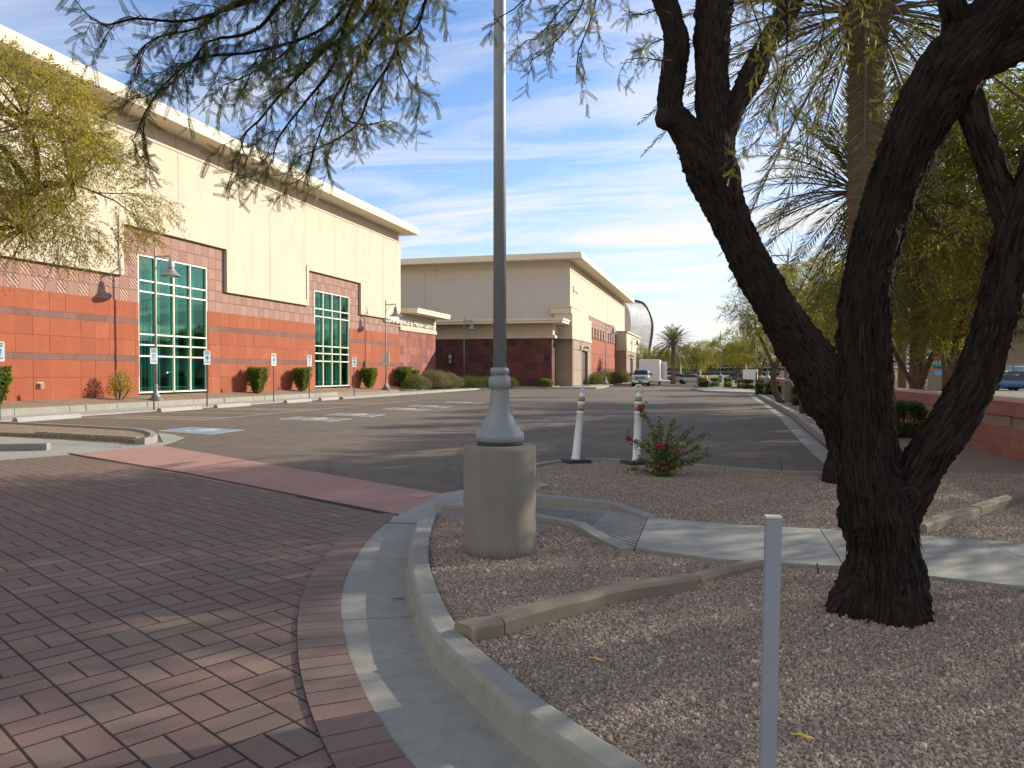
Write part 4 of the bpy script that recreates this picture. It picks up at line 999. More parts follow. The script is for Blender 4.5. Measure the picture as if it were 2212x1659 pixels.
for k, s_ in enumerate(['NOTICE', 'PRIVATE LOT', 'VISITOR PARKING', 'ONLY', 'NO OVERNIGHT', 'PARKING', 'VEHICLES WILL', 'BE TOWED']):
    text(s_, .09, 'lettering', 'sign_ink', nt, Matrix.Translation((0, -.023, .38-k*.105)) @ FY, .001, .0, 1, .2+.03*len(s_) if len(s_) < 10 else .48)

# wheel stops
def stop(label, y, L=1.85, x=-22.15):
    t = thing('wheel_stop', label, 'wheel stop', (x, y, 0), 0, 'concrete wheel stops at the accessible stalls')
    mb = MB(); mb.add([(-.13, 0, 0), (.13, 0, 0), (.075, 0, .15), (-.075, 0, .15), (-.13, L, 0), (.13, L, 0), (.075, L, .15), (-.075, L, .15)], [(0, 1, 2, 3), (7, 6, 5, 4), (1, 5, 6, 2), (2, 6, 7, 3), (3, 7, 4, 0), (0, 4, 5, 1)])
    mb.build('stop_bar', 'walk_far', t)
    mb = MB(); mb.lathe([(.012, .14), (.012, .156)], 8, (0, .3, 0)); mb.lathe([(.012, .14), (.012, .156)], 8, (0, L-.3, 0)); mb.build('anchor_pin', 'fixture', t); return t
s0 = stop('wheel stop nearest the left edge, against the pavement', PX(31, -22.15), 2.6)
for u, l in ((343, 'wheel stop in front of the first tall window'), (465, 'wheel stop between the first window and the first column shrub'), (616, 'wheel stop below the second column shrub'), (691, 'wheel stop left of the second tall window'), (792, 'small far wheel stop beside the raised pavement kerb')):
    dup(s0, (-22.15, PX(u, -22.15), 0), 0, l)

# ================================================================== WALL
bw = thing('block_wall', 'low red brown masonry wall with cap band and recessed course running along the right', 'wall', (5.2, 12, .1))
mb = MB(); rg = random.Random(9); x0, x1 = 5.08, 5.36; ys_, ye = 9.5, 96
y = ys_
while y < ye:
    for k, (z0, z1) in enumerate([(.0, .245), (.25, .445), (.45, .645)]):
        o_ = (k % 2)*.4; mb.bb((x0, y+o_+.005, z0), (x1, y+o_+.80-.005, z1), rg.random())
    y += .8
mb.build('lower_courses', 'blockwall', bw, True)
mb = MB(); mb.bb((x0+.012, ys_+.01, 0), (x1-.012, ye-.01, .648)); mb.build('mortar', 'pink_stucco', bw, True)
mb = MB(); y = ys_; k = 0
while y < ye:
    if k % 4 == 3: mb.bb((x0+.0, y, .66), (x1, y+.4, .835), .2)
    else: mb.bb((x0+.045, y+.0, .65), (x1-.045, y+.4, .845), rg.random()*.3)
    y += .4; k += 1
mb.build('recessed_course', 'brown_panel', bw, True)
mb = MB(); y = ys_
while y < ye: mb.bb((x0-.03, y+.003, .85), (x1+.03, y+1.597, 1.10), rg.random()); y += 1.6
mb.build('cap', 'blockwall', bw, True)
mb = MB(); mb.bb((x0-.045, ys_, 1.10), (x1+.045, ye, 1.16)); mb.build('coping', 'pink_stucco', bw, True)

# ================================================================== POSTS
def delineator(label, loc, tilt, loop):
    t = thing('delineator_post', label, 'delineator', loc, 0, 'white delineator posts on the island'); 
    mb = MB(); mb.box((0, 0, .03), (.42, .42, .06), R(35), taper=.9); mb.build('base', 'rubber', t)
    m = Matrix.Rotation(tilt, 4, 'Y')
    def lt(prof, nm, mt): mb = MB(); mb.lathe(prof, 20, (0, 0, 0), True, m); return mb.build(nm, mt, t)
    lt([(.08, .05), (.08, .09), (.068, .10), (.062, .5), (.057, .83), (.064, .84), (.064, .86), (.056, .87), (.056, .975), (.063, .98), (.063, 1.02), (.055, 1.03), (.055, 1.12), (.05, 1.14), (.035, 1.17), (.02, 1.18)], 'tube', 'white_plastic')
    lt([(.0575, .875), (.0575, .965)], 'reflective_band', 'reflect_band'); lt([(.0565, 1.035), (.0565, 1.115)], 'reflective_band', 'reflect_band')
    mb = MB(); w = .05 if loop else .018; mb.tube([m @ Vector(p) for p in ((-w, 0, 1.17), (-w, 0, 1.27), (-w*.7, 0, 1.30), (w*.7, 0, 1.30), (w, 0, 1.27), (w, 0, 1.17))], .014, 8); mb.build('handle', 'white_plastic', t); return t
delineator('white delineator post leaning right, left of the pair on black rubber base', (*G(1243, 999, .12), .115), R(5.5), False)
delineator('upright white delineator post with loop handle beside the flowering shrub', (*G(1375, 1002, .12), .115), R(1.5), True)
pp = D(1656, 1659, 2.62)
post = thing('marker_post', 'square grey blue painted post cut off by the bottom edge, lower right', 'post', (pp.x, pp.y, .1), R(8))
mb = MB(); mb.add([(x, y, z) for z in (0, 1.03) for x, y in ((-.025+.018*z/1.03, -.0175), (.025+.018*z/1.03, -.0175), (.025+.018*z/1.03, .0175), (-.025+.018*z/1.03, .0175))], [(0, 1, 5, 4), (1, 2, 6, 5), (2, 3, 7, 6), (3, 0, 4, 7)]); mb.build('shaft', 'post_paint', post)
mb = MB(); mb.box((.018, 0, 1.033), (.051, .036, .006)); mb.build('end_cap', 'cornice', post)
st = tag((lambda m: (m.tube([(0, 0, 0), (-.03, 0, .22)], .006, 6), m.build('irrigation_stake', 'fixture'))[1])(MB()), 'thin black stake in the gravel near the road kerb', 'stake'); st.location = (*G(1690, 1020, .12), .11)
st = tag((lambda m: (m.tube([(0, 0, 0), (-.01, 0, .09)], .006, 6), m.build('irrigation_stake', 'fixture'))[1])(MB()), 'short black stake at the footpath edge between post and big tree', 'stake'); st.location = (*G(1768, 1240, .12), .11)

# ================================================================== FOLIAGE TOOLS
def unit(a): return a/np.maximum(np.linalg.norm(a, axis=-1, keepdims=True), 1e-9)
def leaf_quads(base, d, L, W, rs):
    """one narrow leaf per row: base (N,3), direction d (N,3)"""
    n = len(base); r = rs.normal(size=(n, 3)); s = unit(np.cross(d, r)); L = np.asarray(L).reshape(-1, 1); W = np.asarray(W).reshape(-1, 1)
    mid = base+d*L*.5; tip = base+d*L
    return np.stack([base, mid+s*W*.5, tip, mid-s*W*.5], 1)
def spray(centres, dirs, n_leaf, tw_len, leaf_l, leaf_w, droop, rs, side=.9):
    """twigs with two rows of leaves; returns leaf quads and twig quads"""
    n = len(centres); L = tw_len*rs.uniform(.6, 1.3, (n, 1)); t = np.linspace(.12, 1, n_leaf)[None, :, None]
    down = np.array([0, 0, -1.])
    pos = centres[:, None, :]+dirs[:, None, :]*(L[:, :, None]*t)+down*(L[:, :, None]*t*t*droop)
    tang = unit(dirs[:, None, :]+down*2*t*droop); sd = unit(np.cross(tang, rs.normal(size=(n, 1, 3))))
    sg = np.where(np.arange(n_leaf) % 2 == 0, 1., -1.)[None, :, None]
    d = unit(tang*.7+sd*sg*side+rs.normal(size=(n, n_leaf, 3))*.25+down*.25)
    base = pos.reshape(-1, 3); dd = d.reshape(-1, 3); m = len(base)
    q = leaf_quads(base, dd, leaf_l*rs.uniform(.7, 1.3, m), leaf_w*rs.uniform(.7, 1.3, m), rs)
    e = pos[:, -1]; md = pos[:, n_leaf//2]; w = np.cross(dirs, rs.normal(size=(n, 3))); w = unit(w)*.003
    tq = np.concatenate([np.stack([centres-w, centres+w, md+w, md-w], 1), np.stack([md-w, md+w, e+w*.4, e-w*.4], 1)], 0)
    return q, tq
def blob_points(blobs, n, rs, surf=.55):
    vol = np.array([b[3]*b[4]*b[5] for b in blobs]); pick = rs.choice(len(blobs), n, p=vol/vol.sum()); B = np.array(blobs)[pick]
    v = unit(rs.normal(size=(n, 3))); rad = (surf+(1-surf)*rs.random((n, 1)))**.7
    return B[:, :3]+v*rad*B[:, 3:6], v, pick
def clumpy(P, scale, thr, rs):
    k = np.array([noise.noise(Vector(p*scale)) for p in P]); return k > thr+rs.uniform(-.12, .12, len(P))
def tree(label, loc, blobs, trunk, seed, n_tw, tw_len=.5, n_leaf=12, leaf=(.07, .014), mat='leaf_mesq', barkm='bark_far', droop=.35, group='mesquite trees along the lot', name='mesquite_tree', cat='tree', thr=-.08, rz=0, secondary=26):
    """trunk: list of polylines [(x,y,z,r)...] local"""
    rs = np.random.RandomState(seed); rg = random.Random(seed)
    t = thing(name, label, cat, loc, rz, group)
    mb = MB()
    for P in trunk:
        S = catmull(P, .25); mb.tube([p[:3] for p in S], [float(p[3])*(1+.08*math.sin(i*1.7)) for i, p in enumerate(S)], 10)
    mb.build('trunk', barkm, t)
    mb = MB(); tips = [np.array(P[-1][:3]) for P in trunk]
    for b in blobs:
        c = np.array(b[:3]); k = min(tips, key=lambda q: np.linalg.norm(q-c))
        mid = (k+c)/2+rs.normal(size=3)*.25; S = catmull([(*k, .06), (*mid, .045), (*c, .03)], .3); mb.tube([p[:3] for p in S], [float(p[3]) for p in S], 6)
        for j in range(secondary//2):
            v = unit(rs.normal(size=3)+np.array([0, 0, .2])); e = c+v*np.array(b[3:6])*rs.uniform(.7, 1.); m_ = (c+e)/2+rs.normal(size=3)*.15
            S = catmull([(*c, .022), (*m_, .014), (*e, .005)], .3); mb.tube([p[:3] for p in S], [float(p[3]) for p in S], 4)
    mb.build('branches', barkm, t)
    P, v, _ = blob_points(blobs, n_tw, rs); keep = clumpy(P, .9, thr, rs); P, v = P[keep], v[keep]
    d = unit(v+rs.normal(size=v.shape)*.6+np.array([0, 0, -.1]))
    q, tq = spray(P, d, n_leaf, tw_len, leaf[0], leaf[1], droop, rs)
    cl = np.array([noise.noise(Vector(p*.8)) for p in P]); rnd = np.clip(.45+.9*np.repeat(cl, n_leaf)+rs.normal(size=len(q))*.2, 0, 1)
    quads('foliage', q, rnd, mat, t); quads('twigs', tq, np.zeros(len(tq)), barkm, t)
    return t

# ---- big near tree and its neighbour
def limb(mb, pts, segs=40, step=.025, amp=.10, seed=0, flare=None):
    """pts (u, v, r_px, depth) in photo pixels -> furrowed tube with shaggy ridges"""
    P = []
    for (u, v, r, dep) in pts: p = D(u, v, dep); P.append((p.x, p.y, p.z, r*dep/F))
    S = catmull(P, step); n = len(S); vs_, fs, uvs = [], [], []; up = None
    pts3 = [Vector(p[:3]) for p in S]; L = 0; Ls = [0]
    for i in range(1, n): L += (pts3[i]-pts3[i-1]).length; Ls.append(L)
    for i, p in enumerate(pts3):
        t = (pts3[min(i+1, n-1)]-pts3[max(i-1, 0)]).normalized()
        if up is None: up = t.orthogonal().normalized()
        up = (up-t*up.dot(t)).normalized(); sd = t.cross(up); r = float(S[i][3])
        for k in range(segs):
            a = 2*math.pi*k/segs; ca, sa = math.cos(a), math.sin(a)
            tw = a+.3*math.sin(Ls[i]*1.3+seed)+.55*noise.noise(Vector((ca*1.3, sa*1.3, Ls[i]*2.6+seed)))
            nz = noise.noise(Vector((math.cos(tw)*3.1*3, math.sin(tw)*3.1*3, Ls[i]*1.6+seed*7))); nz2 = noise.noise(Vector((math.cos(tw)*9, math.sin(tw)*9, Ls[i]*4.+seed*3)))
            lo = noise.noise(Vector((ca*1.1, sa*1.1, Ls[i]*1.2+seed)))
            ridge = 1-2*abs(nz); rr_ = r*(1+amp*1.25*(max(ridge, -.3)**3 if ridge > 0 else ridge)+amp*.55*nz2+.15*lo-.03)
            if flare: rr_ *= flare(a, Ls[i])
            vs_.append(p+(up*ca+sd*sa)*rr_)
    w = 2*math.pi*max(float(s[3]) for s in S)/segs
    for i in range(n-1):
        for k in range(segs):
            k2 = (k+1) % segs; fs.append((i*segs+k, i*segs+k2, (i+1)*segs+k2, (i+1)*segs+k)); uvs.append(((k*w, Ls[i]), ((k+1)*w, Ls[i]), ((k+1)*w, Ls[i+1]), (k*w, Ls[i+1])))
    fs.append(tuple((n-1)*segs+k for k in range(segs))); uvs.append(None)
    mb.add(vs_, fs, 0, uvs, True); return S, pts3
def shreds(mb, pts3, S, n, seed, L=(.05, .16)):
    """loose strips of bark standing off the trunk"""
    rg = random.Random(seed)
    for _ in range(n):
        i = rg.randrange(2, len(pts3)-3); p = pts3[i]; r = float(S[i][3]); t = (pts3[i+2]-pts3[i-2]).normalized(); o = t.orthogonal(); o.rotate(Matrix.Rotation(rg.uniform(0, 6.28), 3, t)); o.normalize()
        sd = t.cross(o); l = rg.uniform(*L); w = rg.uniform(.004, .014); dn = -1 if rg.random() < .75 else 1; out = rg.uniform(.005, .035)
        a = p+o*r*1.0; b = a+t*dn*l*.5+o*out*.5; c = a+t*dn*l+o*out+sd*rg.uniform(-.02, .02)
        mb.add([a-sd*w, a+sd*w, b+sd*w*.9, b-sd*w*.9, c+sd*w*.2, c-sd*w*.2, b-o*.006], [(0, 1, 2, 3), (3, 2, 4, 5), (0, 3, 6), (1, 6, 2)], 0, [((0, 0), (.02, 0), (.02, .05), (0, .05))]*2+[((0, 0), (.02, 0), (.02, .05))]*2)
base = D(1896, 1340, 4.85)
t1 = thing('mesquite_tree', 'big near mesquite with dark shaggy forked trunk rising from the gravel on the right', 'tree', (base.x, base.y, .11))
mb = MB()
S, P3 = limb(mb, [(1895, 1378, 116, 4.85), (1896, 1335, 103, 4.85), (1903, 1280, 88, 4.85), (1909, 1228, 76, 4.85), (1907, 1180, 67, 4.85), (1900, 1125, 76, 4.85), (1890, 1070, 68, 4.85), (1878, 1000, 60, 4.85), (1872, 920, 53, 4.85), (1864, 800, 53, 4.85), (1864, 690, 52, 4.85), (1882, 570, 49, 4.85), (1918, 440, 49, 4.83), (1955, 330, 51, 4.8), (2010, 225, 60, 4.78), (2060, 150, 66, 4.75), (2130, 60, 54, 4.7), (2200, -30, 48, 4.65), (2300, -200, 40, 4.5), (2330, -420, 30, 4.3)], 72, .02, .13, 1,
             lambda a, l: 1+(.22*math.sin(3*a+.6)+.10*math.sin(5*a))*max(0, 1-l/.42))
shreds(mb, P3, S, 700, 1, (.05, .2))
S, P3 = limb(mb, [(1925, 1150, 42, 4.85), (1958, 1070, 46, 4.84), (2000, 990, 42, 4.82), (2058, 905, 43, 4.8), (2108, 810, 42, 4.78), (2145, 700, 41, 4.75), (2172, 600, 40, 4.7), (2200, 490, 40, 4.65), (2250, 360, 38, 4.6), (2330, 150, 34, 4.5), (2420, -150, 28, 4.4)], 56, .02, .14, 2); shreds(mb, P3, S, 400, 2)
S, P3 = limb(mb, [(2040, 180, 30, 4.78), (2090, 215, 31, 4.75), (2120, 300, 25, 4.72), (2150, 385, 26, 4.7), (2175, 450, 30, 4.68), (2200, 520, 32, 4.66)], 36, .02, .13, 3); shreds(mb, P3, S, 70, 3)
S, P3 = limb(mb, [(2040, 170, 40, 4.76), (2110, 140, 38, 4.74), (2180, 110, 36, 4.7), (2280, 50, 34, 4.6), (2500, -120, 26, 4.4)], 40, .02, .13, 4); shreds(mb, P3, S, 60, 4)
S, P3 = limb(mb, [(2060, 90, 26, 4.75), (2062, 40, 24, 4.7), (2052, -20, 24, 4.6), (2030, -200, 22, 4.4), (1900, -420, 18, 4.2)], 30, .02, .13, 5)
for (u, v, rp, fz) in ((2052, 178, 17, .22), (1962, 1078, 20, .17)):
    kc = D(u, v, 4.85-fz*1.0); rad_ = rp*4.6/F
    for q_, kk in ((1.0, .34), (.55, .3)):
        cp_ = [kc+Vector((math.cos(YAW)*math.cos(a_)*rad_*q_, math.sin(YAW)*math.cos(a_)*rad_*q_, math.sin(a_)*rad_*q_*1.25)) for a_ in np.linspace(0, 2*math.pi, 17)]
        mb.tube(cp_, [rad_*kk*(1+.25*math.sin(i_*2.1)) for i_ in range(17)], 8)
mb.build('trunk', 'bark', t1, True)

b2 = D(1826, 1035, 10.5)
t2_ = thing('mesquite_tree', 'second mesquite with thick trunk leaning up to the left behind the near forked trunk', 'tree', (b2.x, b2.y, .11))
mb = MB(); dd = 10.5
S, P3 = limb(mb, [(1832, 1052, 52, dd), (1830, 1015, 44, dd), (1832, 970, 40, dd), (1828, 920, 46, dd), (1800, 862, 56, dd), (1765, 800, 52, dd), (1728, 745, 46, dd), (1680, 670, 41, dd), (1632, 590, 39, dd), (1593, 510, 38, dd), (1556, 425, 42, dd), (1530, 360, 50, dd), (1490, 290, 34, dd), (1450, 238, 27, dd), (1452, 170, 26, dd), (1462, 100, 26, dd), (1450, 40, 22, dd), (1430, -30, 26, dd), (1400, -200, 20, dd-1)], 64, .04, .14, 6,); shreds(mb, P3, S, 260, 6, (.08, .3))
S, P3 = limb(mb, [(1540, 400, 38, dd), (1545, 320, 38, dd), (1540, 240, 35, dd), (1538, 150, 34, dd), (1540, 60, 36, dd), (1548, -40, 34, dd), (1560, -200, 24, dd)], 52, .04, .14, 7); shreds(mb, P3, S, 120, 7, (.08, .3))
S, P3 = limb(mb, [(1545, 330, 30, dd), (1580, 240, 25, dd), (1600, 205, 24, dd), (1625, 160, 26, dd), (1650, 105, 22, dd), (1685, 50, 22, dd), (1710, 0, 26, dd), (1740, -100, 20, dd)], 44, .04, .14, 8); shreds(mb, P3, S, 60, 8, (.08, .25))
kn = D(1437, 255, dd-.05); mb.lathe([(.03, -.16), (.12, -.1), (.145, 0), (.12, .1), (.03, .15)], 16, tuple(kn))
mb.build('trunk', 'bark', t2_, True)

# detailed bipinnate leaves hanging near the camera
def pinna(L=.085, n=15):
    q = []; rs = np.random.RandomState(0)
    for i in range(3):
        a, b = i/3*L, (i+1)/3*L; q.append([[a, -.0006, 0], [a, .0006, 0], [b, .0005, 0], [b, -.0005, 0]])
    for i in range(n):
        x = L*(.08+.9*i/(n-1)); l = .0118*(1-.45*abs(i/(n-1)-.4))
        for s in (1, -1):
            dx, dy = .30*l, s*l; q.append([[x-.0016, 0, 0], [x+dx-.0022, dy*.6, .0005], [x+dx+.0008, dy, .0], [x+dx*.6+.0026, dy*.5, 0]])
    q = np.array(q); q[:, :, 2] -= (q[:, :, 0]**2)*3.5; return q
def hang(paths, rs, spacing=.10, tw=(.2, .5), per=.02, droop=.9, scale=1.):
    """paths: list of arrays of 3-D points (+ radius). returns pinna quads, twig mesh"""
    T = pinna(); mbt = MB(); B, Dv = [], []
    for P in paths:
        S = catmull(P, .06); mbt.tube([p[:3] for p in S], [float(p[3]) for p in S], 6)
        acc = 0
        for i in range(1, len(S)):
            a, b = S[i-1][:3], S[i][:3]; acc += np.linalg.norm(b-a)
            if acc > spacing*rs.uniform(.6, 1.4):
                acc = 0; tg = unit(b-a); L = rs.uniform(*tw); r = rs.normal(size=3); d = unit(tg*.9+unit(np.cross(tg, r))*.8)
                pts = [b+d*L*t+np.array([0, 0, -1])*L*t*t*droop*.7+rs.normal(size=3)*.008 for t in np.linspace(0, 1, 7)]
                mbt.tube(pts, list(np.linspace(.0035, .0011, 7)), 4)
                for t in np.arange(.08, 1.0, per/L*2.0):
                    k = t*6; j = min(int(k), 5); p = pts[j]+(pts[j+1]-pts[j])*(k-j); tt = unit(pts[j+1]-pts[j])
                    for _ in range(2): B.append(p); Dv.append(unit(tt*.5+rs.normal(size=3)*.75+np.array([0, 0, -.6])))
    B, Dv = np.array(B), np.array(Dv); n = len(B); z = unit(rs.normal(size=(n, 3))); y = unit(np.cross(z, Dv)); z = np.cross(Dv, y)
    Rm = np.stack([Dv, y, z], 2)*(rs.uniform(.7, 1.25, (n, 1, 1))*scale)
    q = np.einsum('nij,mkj->nmki', Rm, T)+B[:, None, None, :]
    rnd = np.repeat(np.clip(rs.beta(2, 3.2, n), 0, 1), T.shape[0]); return q.reshape(-1, 4, 3), rnd, mbt
rs = np.random.RandomState(11)
def pth(pts, r0=.012, r1=.003):
    n = len(pts); out = []
    for i, (u, v, dep) in enumerate(pts):
        p = D(u, v, dep); out.append((p.x, p.y, p.z, r0+(r1-r0)*i/(n-1)))
    return out
H1 = [  # left hanging mass
 [(900, -200, 4.6), (780, -40, 4.5), (700, 60, 4.4), (560, 110, 4.3), (420, 130, 4.2), (330, 215, 4.2), (290, 300, 4.2)],
 [(900, -200, 4.6), (700, -60, 4.3), (520, 10, 4.2), (400, 45, 4.1), (290, 40, 4.0), (230, 55, 4.0), (195, 40, 4.0)],
 [(950, -200, 4.8), (860, 0, 4.7), (790, 110, 4.6), (730, 200, 4.6), (690, 290, 4.6), (660, 390, 4.6)],
 [(900, -200, 4.7), (800, 20, 4.5), (700, 110, 4.4), (610, 200, 4.4), (560, 260, 4.4), (520, 300, 4.4), (535, 345, 4.4)],
 [(950, -200, 4.9), (880, 0, 4.8), (850, 120, 4.8), (800, 200, 4.8), (770, 270, 4.8), (700, 315, 4.8), (640, 340, 4.8)],
 [(1000, -200, 5.0), (930, -30, 4.9), (900, 60, 4.9), (860, 90, 4.9), (870, 150, 4.9), (905, 200, 4.9)],
 [(800, -150, 4.4), (640, -30, 4.2), (560, 60, 4.2), (500, 80, 4.2), (450, 90, 4.2), (400, 150, 4.2), (360, 190, 4.2)],
 [(850, -150, 4.5), (760, 10, 4.4), (720, 140, 4.4), (660, 220, 4.5), (600, 300, 4.5), (590, 350, 4.5)],
 [(880, -150, 5.2), (820, 30, 5.1), (760, 160, 5.1), (740, 250, 5.1), (800, 270, 5.1), (835, 260, 5.1)],
 [(700, -150, 4.3), (600, -40, 4.2), (480, 20, 4.2), (430, 60, 4.2), (340, 80, 4.2), (300, 110, 4.2)],
 [(860, -150, 5.2), (790, -10, 5.1), (740, 60, 5.1), (680, 120, 5.1), (640, 160, 5.1), (600, 170, 5.1)],
 [(780, -150, 4.9), (700, -20, 4.9), (650, 50, 4.9), (620, 110, 4.9), (540, 160, 4.9), (480, 185, 4.9)]]
H2 = [  # right of the lamp post
 [(1250, -200, 4.8), (1190, -60, 4.7), (1140, -10, 4.7), (1110, 20, 4.7), (1075, 40, 4.7)],
 [(1300, -200, 4.6), (1270, -30, 4.6), (1240, 40, 4.6), (1200, 90, 4.6), (1150, 130, 4.6)],
 [(1300, -200, 4.7), (1290, -20, 4.7), (1270, 60, 4.7), (1250, 110, 4.7), (1245, 160, 4.7)],
 [(1300, -150, 4.9), (1260, -30, 4.9), (1220, 10, 4.9), (1180, 60, 4.9), (1160, 80, 4.9)]]
H3 = [  # sprigs on the second tree and between the trunks
 [(1450, 130, 5.6), (1420, 130, 5.5), (1390, 125, 5.4), (1350, 130, 5.4)],
 [(1450, 30, 5.6), (1420, 20, 5.5), (1395, 30, 5.5), (1370, 30, 5.5)],
 [(1455, 100, 5.6), (1430, 85, 5.5), (1405, 95, 5.5)],
 [(1600, -200, 5.6), (1690, -40, 5.6), (1700, 100, 5.6), (1680, 200, 5.6), (1640, 300, 5.6), (1600, 330, 5.6)],
 [(1700, -200, 5.8), (1760, -40, 5.8), (1780, 60, 5.8), (1740, 160, 5.8), (1700, 220, 5.8), (1690, 300, 5.8)],
 [(1700, -200, 6.0), (1650, 0, 6.0), (1660, 90, 6.0), (1680, 150, 6.0), (1660, 230, 6.0)],
 [(1800, -150, 5.8), (1850, -20, 5.7), (1870, 30, 5.7), (1840, 60, 5.7)],
 [(2030, 60, 5.5), (1990, 50, 5.5), (1950, 90, 5.5), (1900, 80, 5.5)],
 [(2030, 120, 5.5), (1990, 170, 5.5), (1950, 190, 5.5), (1925, 215, 5.5)],
 [(1900, -150, 6), (1850, -40, 6), (1820, 40, 6), (1790, 110, 6), (1770, 190, 6), (1745, 240, 6)],
 [(1640, -150, 6.2), (1620, -20, 6.2), (1640, 60, 6.2), (1660, 160, 6.2), (1720, 260, 6.2), (1730, 310, 6.2)]]
def grp(name, Hs, root, r0=.012, **k):
    q, rnd, mbt = hang([pth(h, r0) for h in Hs], rs, **k)
    quads(name, q, rnd, 'leaf_near', root, tuple(root.location)); mbt.build('branches', 'bark', root, True)
grp('foliage', H1, t1, .013, spacing=.042, tw=(.10, .30), per=.0125, droop=.55, scale=1.1)
grp('foliage', H2, t1, .007, spacing=.05, tw=(.10, .22), per=.013, droop=.6)
grp('foliage', H3, t2_, .007, spacing=.065, tw=(.12, .30), per=.016, droop=.6)
# boughs that carry them, above the picture
mb = MB()
for pts in ([(2052, -20, 24, 4.6), (1700, -420, 17, 4.5), (1250, -420, 13, 4.7), (950, -220, 9, 4.8), (880, -150, 5, 4.7)], [(1430, -30, 20, 9.5), (1400, -330, 14, 7.5), (1600, -330, 8, 6), (1700, -200, 5, 5.8)]):
    limb(mb, pts, 16, .06, .1, 9)
mb.build('bough', 'bark', t1, True)
# crown of the near trees above the camera (shades the foreground)
P_, v_, _ = blob_points([(2.2, 5.5, 6.3, 3.2, 3.0, 1.6), (-1.2, 5.0, 6.4, 2.6, 2.6, 1.3), (1.2, 10.5, 6.9, 3.6, 3.0, 1.5), (4.8, 8.0, 6.2, 2.6, 3.0, 1.7), (2.5, 2.2, 5.8, 2.6, 2.2, 1.3)], 2300, rs, .2)
keep = clumpy(P_, .8, -.05, rs); P_, v_ = P_[keep], v_[keep]
keep = (P_[:, 2]-1.62) > .54*np.hypot(P_[:, 0], P_[:, 1])*1.0+.2; P_, v_ = P_[keep], v_[keep]
q, tq = spray(P_, unit(v_+rs.normal(size=v_.shape)), 14, .4, .10, .022, .3, rs)
quads('foliage', q, rs.random(len(q)), 'leaf_mesq', t1, tuple(t1.location)); quads('twigs', tq, rs.random(len(tq)), 'bark', t1, tuple(t1.location))

# ---- sunlit mesquite entering from the left
tl = tree('yellow green feathery mesquite reaching in from the left edge in front of the hall', (-13.2, 9.0, 0),
          [(1.6, .9, 5.5, 1.9, 1.9, 1.35), (2.9, 1.5, 4.75, 1.5, 1.5, 1.0), (.4, .3, 4.8, 1.6, 1.7, 1.2), (2.7, .8, 5.6, 1.3, 1.4, .9), (2.0, 1.4, 4.05, 1.5, 1.4, .55), (-1.2, 0, 4.8, 1.8, 1.8, 1.2)],
          [[(-1.2, 0, 0, .17), (-1.0, 0, 1.2, .14), (-.5, .1, 2.4, .11), (.2, .3, 3.7, .08)], [(-1.0, 0, 1.2, .1), (-1.6, -.3, 2.6, .08), (-1.4, -.1, 4.2, .06)], [(.2, .3, 3.7, .075), (1.0, .8, 4.5, .05), (2.2, 1.4, 4.6, .03)]],
          21, 9500, .42, 16, (.07, .017), 'leaf_yellow', 'bark_far', .45, 'mesquite trees along the lot', thr=-.1, secondary=40)

# ---- mesquites along the right and beyond
tr = [[(0, 0, 0, .16), (.1, 0, .9, .13), (.5, .1, 2.0, .10), (1.1, .3, 3.1, .07)], [(.1, 0, .9, .10), (-.4, .1, 1.9, .08), (-1.0, -.2, 3.1, .06)], [(.25, .05, 1.5, .09), (.1, .6, 2.5, .07), (0, 1.2, 3.4, .05)]]
blA = [(1.3, .3, 4.4, 2.1, 2.0, 1.2), (-1.3, -.3, 4.3, 2.0, 2.1, 1.2), (0, 1.5, 4.6, 1.9, 1.8, 1.2), (.1, -1.4, 4.2, 1.9, 1.8, 1.05), (0, 0, 5.2, 2.1, 2.1, 1.1), (2.1, -.9, 3.9, 1.2, 1.3, .8), (-2.2, .7, 3.9, 1.3, 1.2, .8)]
blB = [(0, 0, 4.6, 2.6, 2.4, 1.5), (1.9, .8, 3.7, 1.6, 1.6, 1.1), (-1.8, -.8, 3.8, 1.7, 1.6, 1.1), (-.7, 1.8, 3.6, 1.6, 1.5, 1.1), (.8, -1.8, 3.5, 1.6, 1.5, 1.1)]
TA = tree('dense dark green mesquite behind the wall right of the central trunk', (8.6, 20.5, 0), blA, tr, 31, 6000, .55, 14, (.13, .030), thr=.07)
TB = tree('airy mesquite with orange brown branches behind the leaning trunk', (6.6, 29.0, 0), blB, tr, 32, 5000, .55, 14, (.13, .034), thr=.06)
TC = tree('slender mesquite with a curved bare trunk behind the right kerb lamp piers', (2.75, 40.6, .1), [(.2, .2, 5.2, 2.4, 2.4, 1.5), (-1.1, .3, 4.4, 1.4, 1.4, .9), (1.5, -.4, 4.6, 1.5, 1.4, 1.0)],
          [[(.5, 0, 0, .17), (.1, 0, .7, .15), (.1, 0, 1.6, .14), (.35, 0, 2.4, .11), (.2, .1, 3.6, .08)], [(.1, 0, 1.7, .1), (-.3, 0, 2.7, .08), (-.8, 0, 3.8, .05)]], 33, 2400, .5, 12, (.12, .03), thr=-.05)
lab = ['mesquite crown filling the gap right of the leaning trunk', 'nearest mesquite behind the wall, filling the gap between central trunk and right edge', 'mesquite above the wall between the palm trunks', 'tallest mesquite crown high behind the forked trunk', 'mesquite behind the wall beyond the second lamp pier',
       'mesquite near the red signs at the far end of the wall', 'mesquite with dark forked trunk on the far island', 'mesquite over the white trailer beside a palm', 'dark mesquite on the far island left of the pale cabinet', 'mesquite beyond the clipped island hedges', 'olive mesquite at the far left of the end of the lot', 'mesquite behind the row of parked cars at the end of the lot', 'grey green mesquite inside the wall between the leaning trunk and the central trunk',
       'large mesquite behind the wall past the slim palm', 'mesquite furthest right at the end of the lot', 'mesquite in the middle of the far end of the lot']
